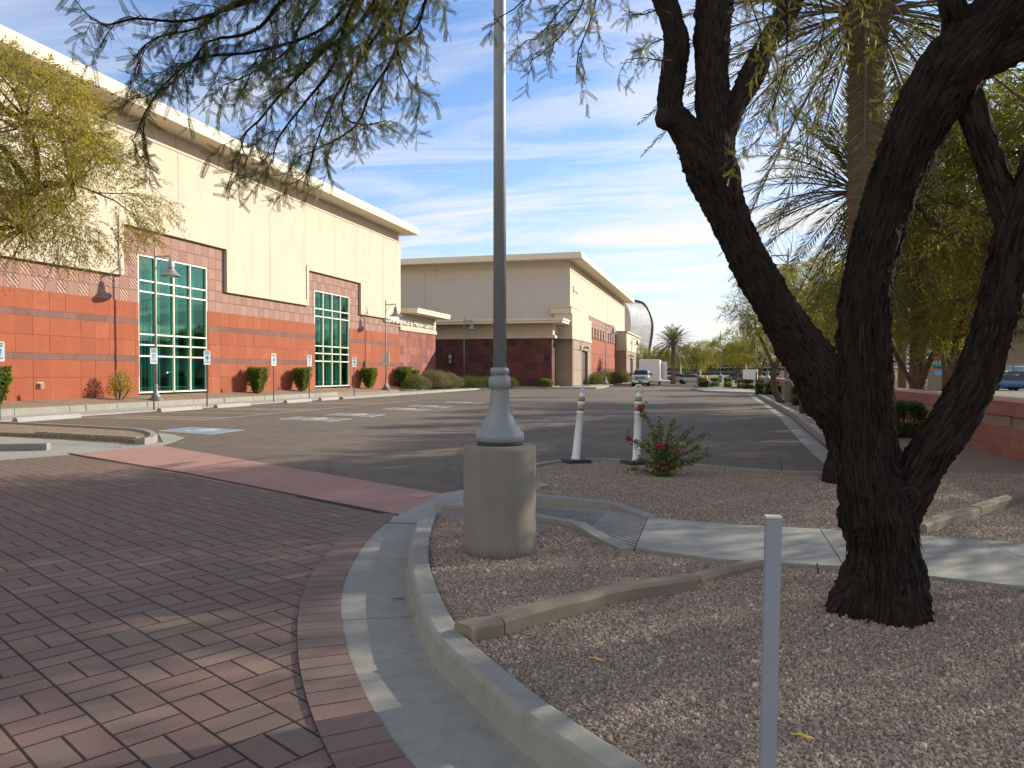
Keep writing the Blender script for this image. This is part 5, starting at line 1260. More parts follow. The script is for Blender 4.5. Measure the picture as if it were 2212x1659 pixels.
pos = [(TA, (9.0, 33.5, 0), 1.05, 40), (TA, (6.9, 17.2, 0), 1.3, 200), (TB, (9.8, 26, 0), 1.1, 90), (TA, (9.4, 22.5, 0), 1.45, 130), (TB, (8.8, 62, .1), 1.0, 160), (TA, (7.4, 80, .1), 1.15, 300),
       (TB, (2.7, 108, .1), 1.2, 20), (TB, (-14.2, 138, .1), 1.1, 240), (TA, (-2.6, 116, .1), .95, 80), (TB, (5.4, 103, .1), 1.2, 310), (TA, (-9.5, 141, 0), 1.0, 15), (TB, (-4, 150, 0), 1.0, 100), (TB, (4.5, 35.5, .1), 1.0, 75), (TA, (6.6, 47, 0), 1.3, 330), (TA, (3.6, 132, 0), 1.1, 190), (TB, (-1.2, 134, 0), 1.15, 280)]
for (src, l, s, a), lb in zip(pos, lab): dup(src, l, R(a), lb, s)
# out of frame on the sunny side: they throw the shade over the drive
TD = tree('open crowned mesquite outside the frame nearest the footpath', (8.4, 10.4, 0), blB, tr, 35, 3000, .5, 12, (.12, .03), thr=.16)
TD.scale = (1.15,)*3
for (src, l, s, a), lb in zip([(TD, (12.5, 13.0, 0), 1.25, 120), (TD, (6.9, 4.0, 0), 1.1, 210)], ['open crowned mesquite outside the frame beyond the wall end', 'open crowned mesquite outside the frame right of the marker post']): dup(src, l, R(a), lb, s)
# leafless airy palo verde
pv = tree('tall airy almost leafless palo verde with fine pale twigs behind the leaning trunk', (4.4, 52, .1), [(0, 0, 6.5, 2.6, 2.6, 2.3), (-1.3, .3, 5.2, 1.5, 1.5, 1.6), (1.2, 0, 5.6, 1.6, 1.6, 1.8)],
          [[(0, 0, 0, .13), (.1, 0, 1.4, .11), (0, 0, 2.6, .09), (.2, .1, 4.4, .05)], [(.05, 0, 1.5, .08), (-.9, 0, 3.6, .05)], [(.05, 0, 1.9, .08), (1.0, .2, 4.0, .05)]], 44, 1500, .8, 9, (.07, .008), 'leaf_sage', 'bark_far', -.15, 'palo verde trees', 'palo_verde_tree', thr=-.3, secondary=60)
pv.scale = (1.25, 1.25, 1.3)

# ================================================================== PALMS
def frond(rs, L, d, droop, nl=54, ll=.46, w=.026):
    """returns leaflet quads + rachis points from origin in direction d"""
    t = np.linspace(0, 1, 14); pts = np.array([d*L*s+np.array([0, 0, -1.])*L*droop*s**2.2 for s in t])
    q = []; side0 = unit(np.cross(d, np.array([0, 0, 1.])))
    for k in range(nl):
        s = .16+.82*k/(nl-1); i = min(int(s*13), 12); p = pts[i]+(pts[i+1]-pts[i])*(s*13-i); tg = unit(pts[i+1]-pts[i]); up = unit(np.cross(side0, tg))
        l = ll*(math.sin(math.pi*min(1, (s*.85+.12)))**.6)*(1 if s < .85 else .8)
        for sg in (1, -1):
            dr = unit(tg*.75+side0*sg*.75+up*rs.uniform(.0, .45)+rs.normal(size=3)*.07+np.array([0, 0, -.12])); b = unit(np.cross(dr, up))*w*.5
            m = p+dr*l*.45; e = p+dr*l+np.array([0, 0, -.03]); q.append([p, m+b, e, m-b])
    return np.array(q), pts
def palm(label, loc, hgt, r, seed, fl=3.4, nf=46, group='date palms along the street', dead=8, detail=True):
    rs = np.random.RandomState(seed); t = thing('date_palm', label, 'palm tree', loc, 0, group)
    mb = MB(); seg = 36; step = .045 if detail else .15; n = int(hgt/step); vs_, fs = [], []
    for i in range(n+1):
        z = hgt*i/n; taper = 1+.25*max(0, 1-z/.5)+(.45*max(0, (z-hgt+1.0))/1.0)
        for k in range(seg):
            row = math.floor(z/.16); a = 2*math.pi*k/seg; ph = (a/(2*math.pi)*9+.5*(row % 2)+.071*row) % 1; fr = (z/.16) % 1
            bump_ = .26*(fr**1.5)*(1-abs(2*ph-1)**3)+.03*noise.noise(Vector((a*3, z*5, seed)))
            vs_.append((r*taper*(.9+bump_)*math.cos(a), r*taper*(.9+bump_)*math.sin(a), z))
    for i in range(n):
        for k in range(seg): k2 = (k+1) % seg; fs.append((i*seg+k, i*seg+k2, (i+1)*seg+k2, (i+1)*seg+k))
    fs.append(tuple(n*seg+k for k in range(seg))); mb.add(vs_, fs); mb.build('trunk', 'palm_bark', t)
    Q, mbt = [], MB()
    for i in range(nf):
        az = i*2.399+rs.uniform(-.2, .2); el = R(78-118*(i/nf)**1.0) if i < nf-dead else R(-55)
        d = np.array([math.cos(az)*math.cos(el), math.sin(az)*math.cos(el), math.sin(el)]); q, pts = frond(rs, fl*rs.uniform(.85, 1.1), d, .30 if i < nf-dead else .25)
        o = np.array([d[0]*r*.8, d[1]*r*.8, hgt-.1]); Q.append(q+o); mbt.tube([tuple(p+o) for p in pts], list(np.linspace(.028, .006, 14)), 4)
    Q = np.concatenate(Q); quads('fronds', Q, np.clip(rs.beta(2, 2.5, len(Q))*.8+.25*(np.arange(len(Q)) > len(Q)*.8), 0, 1), 'frond', t); mbt.build('frond_ribs', 'palm_bark', t); return t
pA = D(1866, 900, 13.2)
palmA = palm('date palm with diamond boot trunk standing between the two near mesquites', (pA.x, pA.y, .1), 7.75, .29, 3, 3.7, 72)
pB = D(1868, 800, 17.5)
palmB = palm('lower date palm whose arching fronds show left of the central trunk', (pB.x, pB.y, .1), 5.75, .27, 4, 3.2, 62)
def pcopy(src, u, dep, lab, s=1., a=0, z=0):
    p = D(u, 805, dep); return dup(src, (p.x, p.y, z), a, lab, s)
pcopy(palmB, 1982, 27.5, 'thick date palm trunk just beyond the wall, left of the green street sign', 1., 1)
pcopy(palmB, 2075, 25.5, 'thick date palm trunk beyond the wall, right of the green street sign', 1.02, 2)
pC = D(1454, 805, 108); palm('small palm with round crown above the mesquites at the end of the lot', (pC.x, pC.y, 0), 5.9, .3, 9, 3.6, 90, 'date palms along the street', 4, False)
# slim street palms
def slim(label, u, dep, r, h):
    p = D(u, 805, dep); t = thing('street_palm', label, 'palm tree', (p.x, p.y, 0), 0, 'slim street palms beyond the wall'); rs = np.random.RandomState(int(u))
    mb = MB(); n = 60; mb.lathe([(r*(1.25 if i < 3 else 1+.05*(i % 2)), h*i/n) for i in range(n+1)], 14); mb.build('trunk', 'bark_far', t)
    Q, mbt = [], MB()
    for i in range(26):
        az = i*2.399; el = R(70-100*i/26); d = np.array([math.cos(az)*math.cos(el), math.sin(az)*math.cos(el), math.sin(el)]); q, pts = frond(rs, 1.5, d, .3, 16, .6, .05); o = np.array([0, 0, h]); Q.append(q+o); mbt.tube([tuple(p_+o) for p_ in pts], .015, 4)
    Q = np.concatenate(Q); quads('fronds', Q, rs.random(len(Q))*.7, 'frond', t); mbt.build('frond_ribs', 'palm_bark', t); return t
slim('slim palm trunk behind the wall between central trunk and first thick palm', 1949, 38, .20, 9)
slim('slim palm trunk standing just right of the green street sign', 2047, 34, .22, 9.5)
slim('slim palm on the opposite pavement near the fork of the big tree', 1700, 60, .19, 9)

# ================================================================== SHRUBS
def bush(name, label, cat, loc, blobs, n, leaf, mat, seed, group=None, sharp=1., stem=True, up=0.):
    rs = np.random.RandomState(seed); t = thing(name, label, cat, loc, 0, group)
    vol = np.array([b[3]*b[4]*b[5] for b in blobs])**(2/3.); pk = rs.choice(len(blobs), n, p=vol/vol.sum()); B = np.array(blobs)[pk]
    n = int(n*1.5); pk = rs.choice(len(blobs), n, p=vol/vol.sum()); B = np.array(blobs)[pk]; v = rs.normal(size=(n, 3)); v = unit(v)
    if sharp < 1: v = np.sign(v)*np.abs(v)**sharp; v = v/np.max(np.abs(v), axis=1, keepdims=True)*.98*(1-.12*rs.random((n, 1))) if sharp < .6 else v
    rad = rs.uniform(.62, 1.03, (n, 1)); P = B[:, :3]+v*rad*B[:, 3:6]; P = P[P[:, 2] > .02]; n = len(P)
    d = unit(rs.normal(size=(n, 3))+v[:n]*.8+np.array([0, 0, up])); q = leaf_quads(P, d, leaf[0]*rs.uniform(.7, 1.3, n), leaf[1]*rs.uniform(.7, 1.3, n), rs)
    quads('foliage', q, np.clip(rs.beta(2, 2.5, n), 0, 1), mat, t)
    mb = MB()
    for b in blobs:
        for k in range(5): a = rs.uniform(0, 6.28); mb.tube([(b[0]*.3, b[1]*.3, 0), (b[0]+.2*b[3]*math.cos(a), b[1]+.2*b[4]*math.sin(a), b[2]*.6), (b[0]+.6*b[3]*math.cos(a), b[1]+.6*b[4]*math.sin(a), b[2]+.4*b[5])], [.02, .014, .005], 5)
    mb.build('stems', 'bark_far', t)
    return t
XC = -25.75
def column(label, u, w, h, seed, x=XC):
    bl = [(.02, .03, h*.80, w*.5, w*.48, h*.20), (-.03, 0, h*.66, w*.47, w*.46, h*.2), (0, .02, h*.50, w*.40, w*.40, h*.2), (.02, 0, h*.34, w*.31, w*.31, h*.18), (0, 0, h*.2, w*.2, w*.2, h*.14)]
    return bush('column_shrub', label, 'shrub', (x, PX(u, x), .38), bl, 3400, (.10, .065), 'leaf_bright', seed, 'clipped column shrubs along the left hall', .5)
column('clipped column shrub right of the first tall window, widest at the top', 556, .95, 1.55, 1)
column('second clipped column shrub left of the second tall window', 652, .95, 1.55, 2)
column('clipped column shrub right of the second tall window beside its lamp', 797, 1.05, 1.6, 3)
column('clipped column shrub at the right end of the left hall', 872, 1.15, 1.75, 4)
column('smaller rounder shrub tucked behind the end column shrub', 893, .9, 1.45, 5, -25.6)
column('shrub half cut off by the left edge below the parking sign', -12, .8, 1.45, 6)
bush('young_shrub', 'thin yellow green young shrub left of the first tall window', 'shrub', (XC+.1, PX(258, XC+.1), .38), [(0, 0, .85, .45, .45, .45), (.1, .3, .6, .35, .35, .35), (-.1, -.25, .5, .3, .35, .3), (0, .05, 1.15, .22, .25, .25)], 650, (.10, .04), 'leaf_yellow', 7)
bush('mounded_shrub', 'dark clipped dome shrub behind the kerb at the end of the left hall', 'shrub', (-24.4, 60.2, .25), [(0, 0, .3, 1.1, 1.3, .75)], 5000, (.08, .035), 'leaf_dark', 8, 'mounded shrubs by the link wing')
for k, (x, y, s, lb) in enumerate([(-25.2, 62.3, .75, 'sage grey grassy shrub nearest the dome shrub'), (-24.6, 65.5, 1.05, 'tall sage grassy shrub in the middle of the link wing bed'), (-25.0, 69.0, 1., 'sage grassy shrub at the corner of the link wing'), (-24.0, 67.6, .8, 'low sage shrub in front of the maroon corner')]):
    bush('grassy_shrub', lb, 'shrub', (x, y, .28), [(0, 0, .55*s, 1.3*s, 1.3*s, .85*s), (.5, .8, .4*s, .9*s, .9*s, .6*s)], 5200, (.34, .018), 'leaf_sage', 20+k, 'sage shrubs by the link wing', 1, True, 1.1)
for k, (x, y, sx, sz, lb) in enumerate([(-22.8, 70.3, 1.6, .8, 'broad dark mound shrub before the dark maroon wall'), (-21.6, 71.9, 1.2, .72, 'dark mound shrub left of the maroon wall lamp'), (-24.2, 73, 1.2, .85, 'mound shrub tucked behind the sage shrubs'), (-20.2, 74.2, 1.15, .75, 'round mound shrub right of the maroon wall lamp')]):
    bush('mounded_shrub', lb, 'shrub', (x, y, .22), [(0, 0, .35, sx, sx, sz), (.3, .5, .3, sx*.8, sx*.8, sz*.8)], 5200, (.08, .035), 'leaf_dark', 30+k, 'mounded shrubs by the link wing')
bush('low_spiky_shrub', 'small bright spiky shrub at the foot of the maroon wall', 'shrub', (-16.9, 77.2, .2), [(0, 0, .25, .9, .5, .5)], 2200, (.22, .03), 'leaf_bright', 40, None, 1, True, .9)
for k, (x, y, sx, sy, sz, lb) in enumerate([(-13.9, 93, 1.0, 3.4, 1.2, 'dark shrub mass at the foot of the orange wall, left end'), (-13.5, 99, 1.1, 4, 1.55, 'tall dark shrub mass in front of the orange wall'), (-13.2, 106.5, 1.0, 4, 1.5, 'dark shrub mass left of the silver pickup'), (-13.3, 115, 1., 4, 1.5, 'dark shrub mass below the small entrance block')]):
    bush('shrub_mass', lb, 'shrub', (x, y, .2), [(0, 0, .4, sx, sy, sz), (.3, sy*.5, .3, sx, sy*.5, sz*.8), (.2, -sy*.6, .3, sx*.9, sy*.4, sz*.7)], 7000, (.12, .05), 'leaf_dark', 50+k, 'dark shrubs along the orange wall')
def hedge(label, u, v, w, h, dpt, seed, mat='leaf_dark'):
    p = G(u, v, .15); d = math.hypot(*p); W = w*d/F
    return bush('clipped_hedge', label, 'hedge', (p[0], p[1]+dpt/2, .12), [(0, 0, h/2, W/2, dpt/2, h/2)], int(3500+W*900), (.09, .05), mat, seed, 'clipped hedges on the far islands', .45)
hedge('long clipped hedge at the left tip of the far island', 1530, 834.2, 46, .95, 2.0, 60)
hedge('low clipped hedge in front of the island tip hedge', 1521, 834.6, 20, .6, .8, 61)
hedge('bright square clipped hedge in the middle of the far island', 1572.5, 836, 16, 1.0, 1.6, 62, 'leaf_bright')
hedge('bright clipped hedge left of the dark long hedge', 1601, 837.3, 15, .85, 1.4, 63, 'leaf_bright')
hedge('long dark clipped hedge at the right side of the far island', 1631, 839, 48, .85, 1.6, 64)
hedge('clipped hedge around the second right kerb lamp pier', 1652, 851.5, 34, .8, 1.3, 65)
hedge('bright clipped hedge top behind the second right kerb lamp pier', 1672, 850.5, 20, .9, 1.5, 66, 'leaf_bright')
def rbush(label, u, v, r, h, seed, mat='leaf_dark', z=.1):
    p = G(u, v, z); return bush('rounded_shrub', label, 'shrub', (p[0], p[1], z), [(0, 0, h*.45, r, r, h*.55)], 4200, (.06, .035), mat, seed, 'rounded shrubs along the right wall', .62)
rbush('grey green rounded shrub beside the right kerb behind the leaning trunk', 1748, 893, .34, .72, 70, 'leaf_sage')
rbush('shrub behind the nearest right kerb pier', 1727, 876, .36, 1.0, 71)
rbush('rounded shrub left of the nearest right kerb pier', 1690, 868, .34, .9, 72)
rbush('dark boxy shrub against the masonry wall between the forked limbs', 1957, 945, .42, .86, 73)

# flowering bougainvillea
bg = G(1432, 1030, .12); bt = thing('flowering_shrub', 'sparse green shrub with magenta flowers beside the upright delineator post', 'shrub', (bg[0], bg[1], .11)); rs2 = np.random.RandomState(5)
mb = MB(); B_l, D_l, fl_ = [], [], []
tips = [(-.50, 0, .55), (-.32, .0, 1.0), (-.05, 0, .75), (.12, .1, .78), (.35, 0, .66), (.56, 0, .62), (.64, .05, .33), (.45, -.1, .25), (-.35, -.1, .28), (-.1, -.2, .45), (.22, -.15, .48), (.1, .25, .55), (-.25, .2, .5), (.5, .1, .45), (-.45, .1, .1), (.0, .0, .3), (.3, .2, .35), (-.15, .1, .6)]
for (x, y, z) in tips:
    m_ = np.array([x*.35, y*.4, z*.6]); e = np.array([x, y, z]); pts = catmull([(0, 0, 0, .009), (*m_, .006), (*e, .002)], .05); mb.tube([p[:3] for p in pts], [float(p[3]) for p in pts], 5)
    for i in range(1, len(pts)):
        p = pts[i][:3]
        for _ in range(11): B_l.append(p+rs2.normal(size=3)*.022); D_l.append(unit(rs2.normal(size=3)+np.array([0, 0, .3])))
        if rs2.random() < .55:
            sdv = unit(rs2.normal(size=3)+np.array([x, y, .3])); L_ = rs2.uniform(.08, .2); q2 = p+sdv*L_; mb.tube([p, q2], [.003, .0012], 4)
            for _ in range(14): B_l.append(p+sdv*L_*rs2.random()+rs2.normal(size=3)*.015); D_l.append(unit(rs2.normal(size=3)))
for c, k in (((-.50, 0, .55), 50), ((-.32, 0, 1.0), 90), ((-.02, -.18, .48), 60), ((.12, .1, .5), 14), ((.0, -.2, .2), 16), ((-.42, 0, .47), 20), ((.16, .1, .75), 10), ((.24, -.1, .38), 18)):
    for _ in range(k): fl_.append(np.array(c)+rs2.normal(size=3)*(.025 if k > 40 else .03))
mb.build('stems', 'bark_far', bt)
B_l, D_l = np.array(B_l), np.array(D_l); n = len(B_l); quads('foliage', leaf_quads(B_l, D_l, .036*rs2.uniform(.7, 1.3, n), .026*rs2.uniform(.7, 1.3, n), rs2), rs2.random(n)*.8, 'leaf_bright', bt)
fl_ = np.array(fl_); n = len(fl_); quads('flowers', leaf_quads(fl_, unit(rs2.normal(size=(n, 3))), .034*np.ones(n), .03*np.ones(n), rs2), rs2.random(n), 'petal', bt)

# ================================================================== VEHICLES
def loft(mb, secs, rnd=0., smooth=True):
    n = len(secs[0]); vs_ = [p for s in secs for p in s]; fs = [(i*n+k, i*n+(k+1) % n, (i+1)*n+(k+1) % n, (i+1)*n+k) for i in range(len(secs)-1) for k in range(n)]
    fs += [tuple(range(n))[::-1], tuple((len(secs)-1)*n+k for k in range(n))]; mb.add(vs_, fs, rnd, None, smooth)
def rsec(y, w, z0, z1, r=.1, top=1.):
    """rounded cross-section in the xz plane at y"""
    pts = []
    for (sx, sz, a0) in ((1, -1, 270), (1, 1, 0), (-1, 1, 90), (-1, -1, 180)):
        for k in range(4): a = R(a0+k*30); ww = w*(top if sz > 0 else 1); pts.append((sx*(ww-r)+r*math.cos(a), y, ((z1-r) if sz > 0 else (z0+r))+r*math.sin(a)))
    return pts
def wheel(parent, x, y, r=.38, w=.26):
    m = Matrix.Translation((x, y, r)) @ Matrix.Rotation(R(90), 4, 'Y')
    mb = MB(); mb.lathe([(r*.62, -w/2), (r*.95, -w/2), (r, -w/2+.04), (r, w/2-.04), (r*.95, w/2), (r*.62, w/2)], 22, (0, 0, 0), True, m); wo_ = mb.build('wheel', 'tyre', parent)
    mb = MB(); mb.lathe([(r*.62, -w/2+.03), (r*.4, -w/2+.06), (.05, -w/2+.02), (.05, w/2-.02), (r*.4, w/2-.06), (r*.62, w/2-.03)], 14, (0, 0, 0), True, m); o = mb.build('rim', 'chrome', None); o.parent = wo_
def car(label, loc, rz, colour, kind='sedan', group='cars parked beyond the street'):
    t = thing('parked_car', label, 'car', loc, rz, group); mt = CARS[colour]; suv = kind != 'sedan'; h = 1.75 if suv else 1.42
    mb = MB(); loft(mb, [rsec(-2.35, .72, .35, .72, .08), rsec(-2.2, .84, .28, .80, .1), rsec(-1.3, .9, .26, .98 if suv else .92, .12), rsec(0, .92, .26, 1.02 if suv else .95, .12), rsec(1.5, .9, .26, 1.05 if suv else .98, .12), rsec(2.2, .84, .3, .98, .12), rsec(2.35, .76, .4, .85, .1)]); mb.build('body', mt, t)
    b0, b1 = (.75, 2.1) if suv else (.6, 1.75)
    mb = MB(); loft(mb, [rsec(-1.15, .78, .85, .95, .04), rsec(-.45, .72, .9, h-.06, .08, .9), rsec(.5, .72, .9, h, .08, .9), rsec(b0+.6, .72, .9, h-.05, .08, .9), rsec(b1, .76, .85, 1.0, .05)]); mb.build('cabin_glass', 'car_glass', t)
    mb = MB(); loft(mb, [rsec(-.38, .66, h-.075, h-.0, .03), rsec(.5, .67, h-.05, h+.03, .03), rsec(b0+.55, .66, h-.08, h-.01, .03)]); mb.build('roof', mt, t)
    for sx in (-1, 1):
        mb = MB(); mb.box((sx*.62, -2.27, .66), (.32, .1, .14)); mb.build('headlight', 'lamp_lens', t)
        mb = MB(); mb.box((sx*.66, 2.29, .78), (.26, .08, .16)); mb.build('tail_light', 'sign_red', t)
        for y in (-1.42, 1.42): wheel(t, sx*.84, y, .33, .22)
    return t
# silver pickup
tk = D(1385, 831, 93); tkl = (tk.x, tk.y, 0)
tru = thing('pickup_truck', 'silver pickup with chrome grille and bumper facing the camera in front of the white trailer', 'pickup truck', tkl, R(3))
mt = CARS['silver_truck']
mb = MB(); loft(mb, [rsec(-2.95, .86, .62, 1.18, .1), rsec(-2.8, .99, .5, 1.26, .12), rsec(-1.7, 1.02, .5, 1.36, .12), rsec(-1.5, 1.02, .5, 1.38, .12), rsec(.9, 1.02, .5, 1.38, .1), rsec(.95, 1.03, .5, 1.42, .08), rsec(2.95, 1.03, .55, 1.42, .08)]); mb.build('body', mt, tru)
mb = MB(); loft(mb, [rsec(-1.55, .92, 1.3, 1.42, .04), rsec(-.75, .80, 1.3, 1.93, .08, .93), rsec(.75, .80, 1.3, 1.93, .08, .93), rsec(.95, .9, 1.3, 1.42, .05)]); mb.build('cabin_glass', 'car_glass', tru)
mb = MB(); loft(mb, [rsec(-.72, .76, 1.90, 1.97, .03), rsec(0, .78, 1.92, 2.01, .04), rsec(.78, .76, 1.90, 1.97, .03)])
for sx in (-1, 1): mb.tube([(sx*.9, -1.52, 1.38), (sx*.74, -.74, 1.94)], .05, 6); mb.tube([(sx*.9, .05, 1.38), (sx*.76, .05, 1.94)], .05, 6)
mb.build('roof', mt, tru)
mb = MB(); mb.box((0, -2.93, .99), (1.15, .1, .36)); g_ = mb.build('grille', 'fixture', tru)
mb = MB(); mb.box((0, -2.99, 1.0), (1.1, .04, .05)); mb.tube([(-.6, -2.98, .8), (-.64, -2.98, 1.0), (-.58, -2.98, 1.18), (.58, -2.98, 1.18), (.64, -2.98, 1.0), (.6, -2.98, .8), (-.6, -2.98, .8)], .03, 6); o = mb.build('grille_trim', 'chrome', None); o.parent = g_
mb = MB(); mb.box((0, -3.02, .62), (2.0, .16, .2)); mb.box((0, -3.0, .44), (1.7, .12, .1)); mb.build('front_bumper', 'chrome', tru)
mb = MB(); mb.box((0, -3.11, .58), (.5, .02, .2)); mb.build('number_plate', 'fixture', tru)
mb = MB(); mb.box((0, -2.99, .36), (1.8, .2, .16)); mb.build('air_dam', 'rubber', tru)
for sx in (-1, 1):
    mb = MB(); mb.box((sx*.80, -2.9, 1.03), (.36, .14, .22)); mb.build('headlight', 'lamp_lens', tru)
    mb = MB(); mb.box((sx*.72, -3.11, .62), (.18, .02, .09)); mb.build('fog_light', 'lamp_lens', tru)
    mb = MB(); mb.box((sx*1.22, -1.35, 1.42), (.26, .12, .26)); mb.box((sx*1.05, -1.35, 1.36), (.2, .06, .06)); mb.build('mirror', 'fixture', tru)
    for y in (-1.95, 1.9): wheel(tru, sx*.9, y, .42, .28)
# trailer
tt = D(1400, 829, 99)
trl = thing('cargo_trailer', 'tall white enclosed cargo trailer with a dark open side door behind the silver pickup', 'trailer', (tt.x, tt.y+4.0, 0), R(2))
mb = MB(); mb.bb((-1.3, -4, .55), (1.3, 4, 3.28)); mb.bb((-1.25, -3.9, 3.28), (1.25, 3.9, 3.33)); mb.build('body', 'van_white', trl)
mb = MB(); mb.bb((1.3, 1.2, .8), (1.32, 2.3, 3.0)); mb.build('side_doorway', 'dark', trl)
mb = MB(); mb.bb((1.32, 2.32, .75), (2.1, 2.4, 3.1)); mb.build('open_door', 'van_white', trl)
mb = MB()
for y in (-4.01, 3.99): mb.bb((-1.33, y, .5), (1.34, y+.03, .62))
mb.bb((1.3, -4, .5), (1.34, 4, .6)); mb.bb((-1.33, -4.03, 3.2), (1.34, -3.98, 3.31)); mb.build('edge_trim', 'chrome', trl)
for y in (-.2, .9):
    for x in (-1.12, 1.14): wheel(trl, x, y, .36, .22)
mb = MB(); mb.tube([(.6, -4, .5), (-.0, -5.4, .5)], .05, 6); mb.tube([(-.6, -4, .5), (-.0, -5.4, .5)], .05, 6); mb.build('tow_bar', 'fixture', trl)
# cars at the end of the lot and across the street
c0 = car('dark car with arched roof at the end of the lot right of the trailer', (*G(1497, 829.6)[:2], 0), R(80), 'silver')
cars_ = [c0]
cA = car('white car at the far left of the opposite parking lot', (0, 0, 0), 0, 'white', 'suv'); cB = car('blue car', (0, 0, 0), 0, 'blue'); cC = car('black car', (0, 0, 0), 0, 'black', 'suv'); cD = car('silver car', (0, 0, 0), 0, 'grey')
def place(src, first, u, dep, rz, label):
    p = D(u, 805, dep); 
    if first: src.location = (p.x, p.y, 0); src.rotation_euler = (0, 0, rz); src['label'] = label; return src
    return dup(src, (p.x, p.y, 0), rz, label)
place(cA, True, 2165, 78, R(80), 'white car parked in the gap right of the forked limb')
place(cB, True, 2186, 70, R(85), 'blue car parked below the white car at the right edge')
place(cC, True, 2003, 86, R(20), 'black car behind the red pylon sign')
place(cD, True, 1470, 140, R(85), 'grey car at the end of the lot beside the trailer')
place(cA, False, 2017, 74, R(10), 'white car facing the camera left of the red pylon sign')
place(cB, False, 2150, 71, R(85), 'blue car seen between forked limb and mesquite bough')
place(cA, False, 2196, 92, R(70), 'white car far back at the right edge')
place(cC, False, 2210, 80, R(60), 'black car cut by the right edge')
place(cA, False, 1946, 105, R(60), 'white car far back left of the first thick palm')
place(cC, False, 1915, 100, R(50), 'black car far back beside the central trunk')
place(cB, False, 1597, 135, R(85), 'blue car behind the far island mesquite')
place(cA, False, 2040, 96, R(80), 'white car behind the slim palm trunk')

# ================================================================== STREET SIGNS AND THINGS BEYOND THE WALL
pyl = D(2032.5, 760, 62); py_ = thing('pylon_sign', 'tall red pylon sign with white vertical lettering behind the palms', 'sign', (pyl.x, pyl.y, 0), R(-20))
mb = MB(); mb.bb((-.55, -.2, 1.9), (-.05, .2, 8.2)); mb.build('red_panel', 'sign_red', py_); mb = MB(); mb.bb((-.05, -.18, 1.9), (.62, .18, 8.6)); mb.build('dark_panel', 'galv', py_)
mb = MB(); mb.bb((-.9, -.5, 0), (.9, .5, 1.9)); mb.build('plinth', 'pier', py_)
text('SPARK', .95, 'lettering', 'sign_white', py_, Matrix.Translation((.28, -.2, 3.3)) @ Matrix.Rotation(R(90), 4, 'Y') @ FY, .01, .02, 1, 2.6)
text('ORT   VIA', .95, 'lettering', 'sign_white', py_, Matrix.Translation((.28, -.2, 6.5)) @ Matrix.Rotation(R(90), 4, 'Y') @ FY, .01, .02, 1, 3.2)
ms = D(2011, 786, 58); sg = thing('street_name_sign', 'green street name sign reading Maryland hung on a dark mast arm', 'street sign', (ms.x, ms.y, 0), R(-22))
zz = ms.z-0
mb = MB(); mb.bb((-.9, -.03, 2.05), (.9, .0, 2.62)); mb.build('border', 'fixture', sg)
mb = MB(); mb.bb((-.85, -.045, 2.09), (.85, -.031, 2.58)); mb.build('panel', 'sign_green', sg)
text('Maryland', .36, 'lettering', 'sign_white', sg, Matrix.Translation((-.2, -.05, 2.38)) @ FY, .004, .006, 1, 1.15); text('59', .2, 'lettering', 'sign_white', sg, Matrix.Translation((.62, -.05, 2.38)) @ FY, .004)
mb = MB(); mb.tube([(-5, .1, 2.9), (-1.6, .1, 2.35), (1.2, .1, 1.95), (2.6, .1, 1.9)], .06, 6); mb.tube([(2.6, .1, 0), (2.6, .1, 3.2)], .11, 8); mb.build('mast_arm', 'fixture', sg)
mb = MB(); mb.bb((.3, -.06, 1.45), (1.9, -.03, 1.78)); mb.build('blue_sign_panel', 'sign_blue', sg)
ds = D(1996, 790, 66); dg = thing('shop_sign', 'grey multi tenant roadside sign with an orange panel on a single post', 'sign', (ds.x, ds.y, 0), R(-20))
mb = MB(); mb.bb((-1.4, -.1, 1.5), (1.2, .1, 3.3)); mb.build('board', 'galv', dg); mb = MB(); mb.bb((.5, -.13, 1.6), (1.1, -.1, 3.0)); mb.build('orange_panel', 'sign_orange', dg)
mb = MB()
for k in range(4): mb.bb((-1.3, -.13, 1.7+k*.38), (.3, -.1, 1.92+k*.38))
mb.bb((-1.45, -.12, 1.4), (1.25, .12, 1.5)); mb.build('tenant_panels', 'sign_white', dg); mb = MB(); mb.bb((-.1, -.1, 0), (.1, .1, 1.4)); mb.build('post', 'fixture', dg)
rs_ = D(2126, 794, 34); rg_ = thing('right_turn_sign', 'white right turn only sign on a thin green post beyond the wall', 'sign', (rs_.x, rs_.y, 0), R(-25))
mb = MB(); mb.bb((-.3, -.02, 1.5), (.3, 0, 2.35)); mb.build('plate', 'sign_white', rg_); text('ONLY', .2, 'lettering', 'fixture', rg_, Matrix.Translation((0, -.025, 1.66)) @ FY, .002, .004, 1, .48)
mb = MB(); mb.tube([(.12, -.03, 1.85), (.12, -.03, 2.05), (.02, -.03, 2.18), (-.12, -.03, 2.15)], .03, 6); mb.build('arrow', 'fixture', rg_); mb = MB(); mb.bb((-.03, -.0, 0), (.03, .03, 2.3)); mb.build('post', 'sign_green', rg_)
bs2 = D(2195, 760, 22); bk = thing('sign_back', 'tan back of a large roadside sign at the right edge', 'sign', (bs2.x+.3, bs2.y, 0), R(-28))
mb = MB(); mb.bb((-.75, -.03, 1.85), (.75, 0, 3.3)); mb.build('panel', 'sign_back', bk); mb = MB(); mb.bb((-.75, -.05, 2.75), (.75, -.03, 2.8)); mb.lathe([(.02, 0), (.02, .01)], 8, (-.5, -.04, 2.0)); mb.build('brace', 'galv', bk); mb = MB(); mb.bb((.3, 0, 0), (.38, .05, 3.2)); mb.build('post', 'galv', bk)
